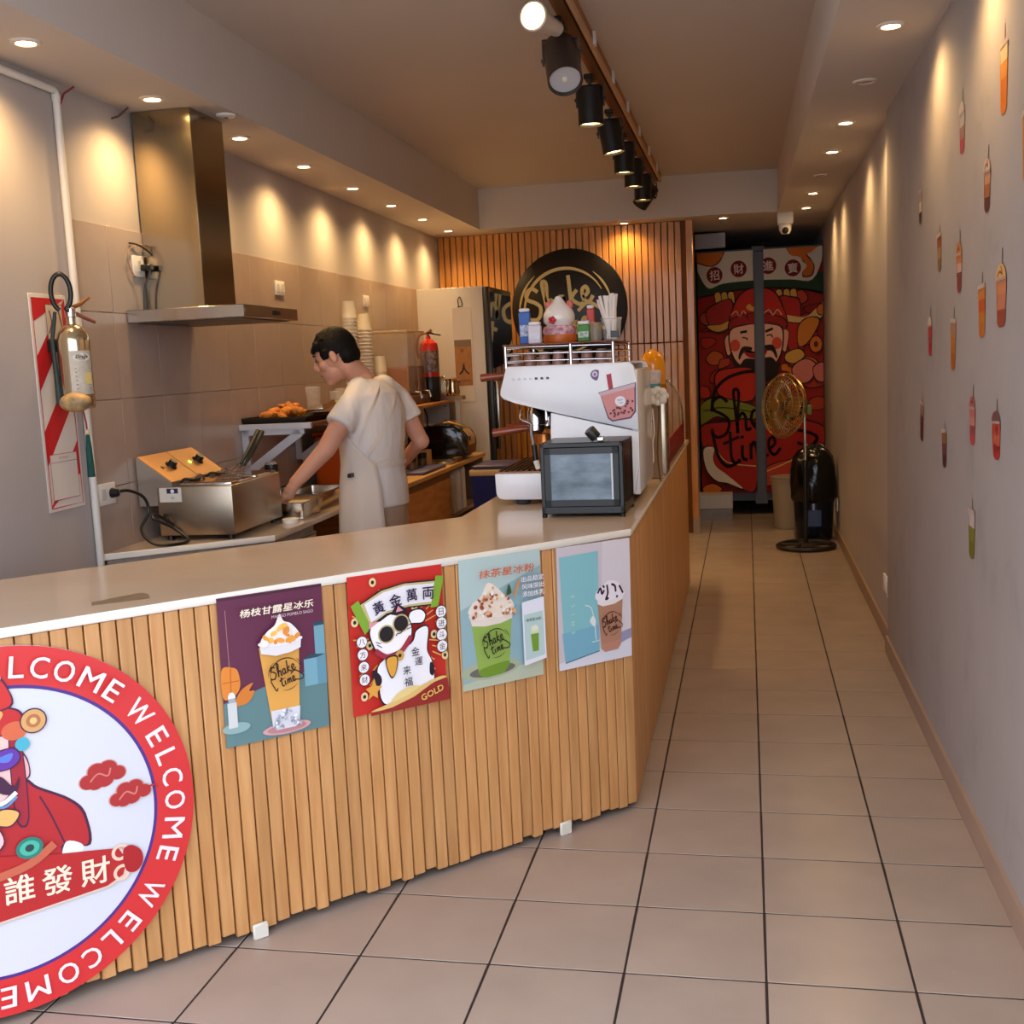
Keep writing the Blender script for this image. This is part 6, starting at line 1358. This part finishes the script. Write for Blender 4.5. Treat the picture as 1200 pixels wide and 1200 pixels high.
def hand(b, wr, d, down, side):
    """palm, four curled fingers, thumb; d along the hand, down = palm normal, side = towards the thumb"""
    for k in range(3): b.ball(wr+d*(.025+.022*k), (.030, .030, .022), 12, 8)
    for k, (off, ln) in enumerate(((.026, .070), (.009, .078), (-.009, .073), (-.025, .058))):
        p0 = wr+d*.070+side*off; p1 = p0+d*ln*.42+down*ln*.20; p2 = p1+d*ln*.16+down*ln*.34; p3 = p2-d*ln*.04+down*ln*.26
        b.tube([p0, p1, p2, p3], [.0105, .0098, .009, .0078], 8)
        for p_, r_ in zip((p1, p2, p3), (.0098, .009, .0078)): b.ball(p_, r_, 8, 6)
    q0 = wr+d*.03+side*.026; q1 = q0+side*.022+d*.024+down*.016; q2 = q1+d*.022+down*.024
    b.tube([q0, q1, q2], [.014, .0115, .009], 8); b.ball(q1, .0115, 8, 6); b.ball(q2, .009, 8, 6)
dl = (Vector((-1.995, 4.645, .95))-HL).normalized(); hand(b, HL, Vector((-.55, -.10, -.83)).normalized(), Vector((-.75, .1, -.55)).normalized(), Vector((.1, .95, -.1)).normalized())
hand(b, HR, Vector((-.75, .6, -.25)).normalized(), Vector((0, 0, -1)), Vector((-.5, -.8, 0)).normalized())
bake(b, 'body', M_skin, .0048, 3, .4)
# face marks and hair
M_hair = mat('hair_black', (13, 10, 10), .6, spec=.2, bump=.4, bscale=180, stretch=(1, 1, .3))
for s_ in (-1, 1):
    q = MB().tube([H(.092, s_*.018, .026)-O, H(.090, s_*.036, .032)-O, H(.076, s_*.054, .026)-O], [.003, .0042, .003], 6).build('eyebrow', M_hair, pr_)
    MB().tube([H(.093, s_*.020, .003)-O, H(.089, s_*.034, .003)-O, H(.080, s_*.046, .004)-O], [.002, .0034, .002], 6).build('eye', mat('eye_dark', (30, 20, 20), .3), pr_)
MB().tube([H(.100, -.018, -.064)-O, H(.103, 0, -.063)-O, H(.100, .018, -.064)-O], .0022, 6).build('mouth_line', mat('lip', (140, 76, 70), .5), pr_)
hb = MB(); random.seed(3)
hb.ball((0, 0, 0), (.103, .086, .104), 22, 16, mx=hm_(-.010, 0, .026))
hb.ball((0, 0, 0), (.060, .074, .060), 16, 12, mx=hm_(-.052, 0, -.020))
for k in range(70):
    a_ = random.uniform(-2.2, 2.2); u_ = random.uniform(.35, 1.0)
    b0 = H(.085*math.cos(a_)*math.sqrt(1-u_*u_*.8)-.01, .078*math.sin(a_)*math.sqrt(1-u_*u_*.8), .03+.088*u_)
    hb.tube([b0, b0+hf*.016+hu*random.uniform(-.010, .004)+hr*random.uniform(-.012, .012)], [.010, .003], 6)
for k in range(9):
    s_ = -1+2*k/8; b0 = H(.070-.025*abs(s_), .060*s_, .075); hb.tube([b0, H(.098-.022*abs(s_), .062*s_, .052), H(.098-.026*abs(s_), .064*s_, .040+.006*(k % 2))], [.016, .011, .004], 6)
for s_ in (-1, 1): hb.tube([H(.02, s_*.078, .03), H(.030, s_*.076, -.005)], [.016, .008], 8)
keep = MB(); keep.v = hb.v; keep.f = hb.f; keep.m = hb.m
o = bake(keep, 'hair', M_hair, .0055, 2, .4)
# trim the hair away from face and ears
bm = bmesh.new(); bm.from_mesh(o.data); HCl = HC-O
kill = [v for v in bm.verts if ((v.co-HCl).dot(hf) > .052 and (v.co-HCl).dot(hu) < .036) or ((v.co-HCl).dot(hu) < -.012 and (v.co-HCl).dot(hf) > -.030) or (v.co-HCl).dot(hu) < -.066]
bmesh.ops.delete(bm, geom=kill, context='VERTS'); bm.to_mesh(o.data); bm.free()
# shirt, trousers, apron
M_shirt = mat('white_cotton', (226, 218, 214), .85, bump=.9, bscale=16, stretch=(1, 1, .35))
b = MB()
ring_loft(b, [(O+zv*.855, .182, .138), (O+zv*.95, .180, .134), (O+zv*1.06, .162, .122), (O+zv*1.18+fv*-.012, .170, .126), (O+zv*1.30+fv*-.012, .182, .126), (O+zv*1.375+fv*-.005, .165, .105), (O+zv*1.425+fv*.010, .095, .080), (O+zv*1.445+fv*.02, .072, .066)])
for s0, e0 in ((SL, EL_), (SR, ER)):
    m0 = s0.lerp(e0, .52); limb(b, [NK-zv*.035, s0.lerp(NK, .45)+zv*.018, s0, s0.lerp(e0, .3)], [.060, .062, .058, .062]); b.tube([s0, m0], [.060, .072], 18)
bake(b, 't_shirt', M_shirt, .008, 14, .6)
b = MB(); ring_loft(b, [(O+zv*.70, .175, .125), (O+zv*.85, .172, .128), (O+zv*.90, .168, .124)])
for hip, kn, ft in ((O+rv*-.085+zv*.74, O+rv*-.09+zv*.46+fv*.01, O+rv*-.10+zv*.10+fv*-.02), (O+rv*.085+zv*.74, O+rv*.10+zv*.46+fv*.02, O+rv*.11+zv*.10)): b.tube([hip, kn, ft], [.098, .080, .070], 18); b.ball(hip, .098, 14, 10)
bake(b, 'trousers', mat('beige_cotton', (172, 150, 128), .85, var=.1, vscale=8), .010, 3)
for s_ in (-1, 1):
    c_ = Vector((0, 0, 0))+rv*s_*.105+zv*.045+fv*.03; q = Matrix((fv, rv, zv)).transposed().to_4x4(); q.translation = c_
    MB().rbox((-.12, -.045, -.045), (.14, .045, .045), .03, 3, mx=q).build('shoe', mat('shoe_dark', (40, 38, 40), .5), pr_)
M_apron = mat('apron_cream', (222, 208, 196), .85, bump=.25, bscale=9, stretch=(1, 1, .4))
prof = [(.42, .215, .185), (.60, .208, .178), (.80, .200, .162), (.95, .190, .148), (1.06, .174, .136), (1.15, .176, .136), (1.24, .182, .138), (1.33, .182, .132)]
vs = []; n = 30
for z_, a_, b_ in prof:
    # the apron wraps the front; below the waist its left edge reaches round to the back
    lo = -6 if z_ > 1.1 else (-8 if z_ < .98 else -12); hi = 192 if z_ > 1.1 else (232 if z_ < 1.0 else 226)
    if z_ > 1.2: lo, hi = 30, 150
    for k in range(n+1):
        q = math.radians(lo+(hi-lo)*k/n); wv = .004*math.sin(k*1.3)*(1 if z_ < .9 else .3)
        vs.append(rv*(a_+wv)*math.cos(q)+fv*(b_+wv)*math.sin(q)+zv*z_)
mb = MB().add(vs, [(i*(n+1)+k, i*(n+1)+k+1, (i+1)*(n+1)+k+1, (i+1)*(n+1)+k) for i in range(len(prof)-1) for k in range(n)])
o = mb.build('apron', M_apron, pr_, ang=180); md = o.modifiers.new('thick', 'SOLIDIFY'); md.thickness = .005; md.offset = 1
def on(q, z_, a_, b_): q = math.radians(q); return rv*a_*math.cos(q)+fv*b_*math.sin(q)+zv*z_
def ribbon(pts, w): 
    P = smoothpath(pts, 5); vs = []; 
    for p_ in P: vs += [p_-zv*w/2, p_+zv*w/2]
    return MB().add(vs, [(2*k, 2*k+1, 2*k+3, 2*k+2) for k in range(len(P)-1)])
for nm, pts in (('waist_tie', [on(q, 1.075+.02*math.sin(q*.1), .172, .132) for q in (-30, -60, -90, -120, -150)]), ('waist_tie', [on(q, 1.055, .173, .133) for q in (-28, -50, -80, -110, -138)])):
    ribbon(pts, .016).build(nm, M_apron, pr_)
for nm, pts in (('apron_strap', [on(q, z_, a_, b_) for q, z_, a_, b_ in ((-150, 1.10, .178, .136), (-120, 1.20, .182, .138), (-95, 1.30, .186, .140), (-75, 1.385, .17, .124))]), ('apron_strap', [on(q, z_, a_, b_) for q, z_, a_, b_ in ((200, 1.16, .182, .136), (214, 1.25, .190, .138), (232, 1.34, .182, .136), (246, 1.40, .150, .112))])):
    ribbon(pts, .028).build(nm, M_apron, pr_)
MB().rbox((-.008, -.03, -.009), (.008, .03, .009), .002, 1, mx=Matrix.Translation(on(186, 1.02, .200, .15))).build('apron_buckle', M_black, pr_)
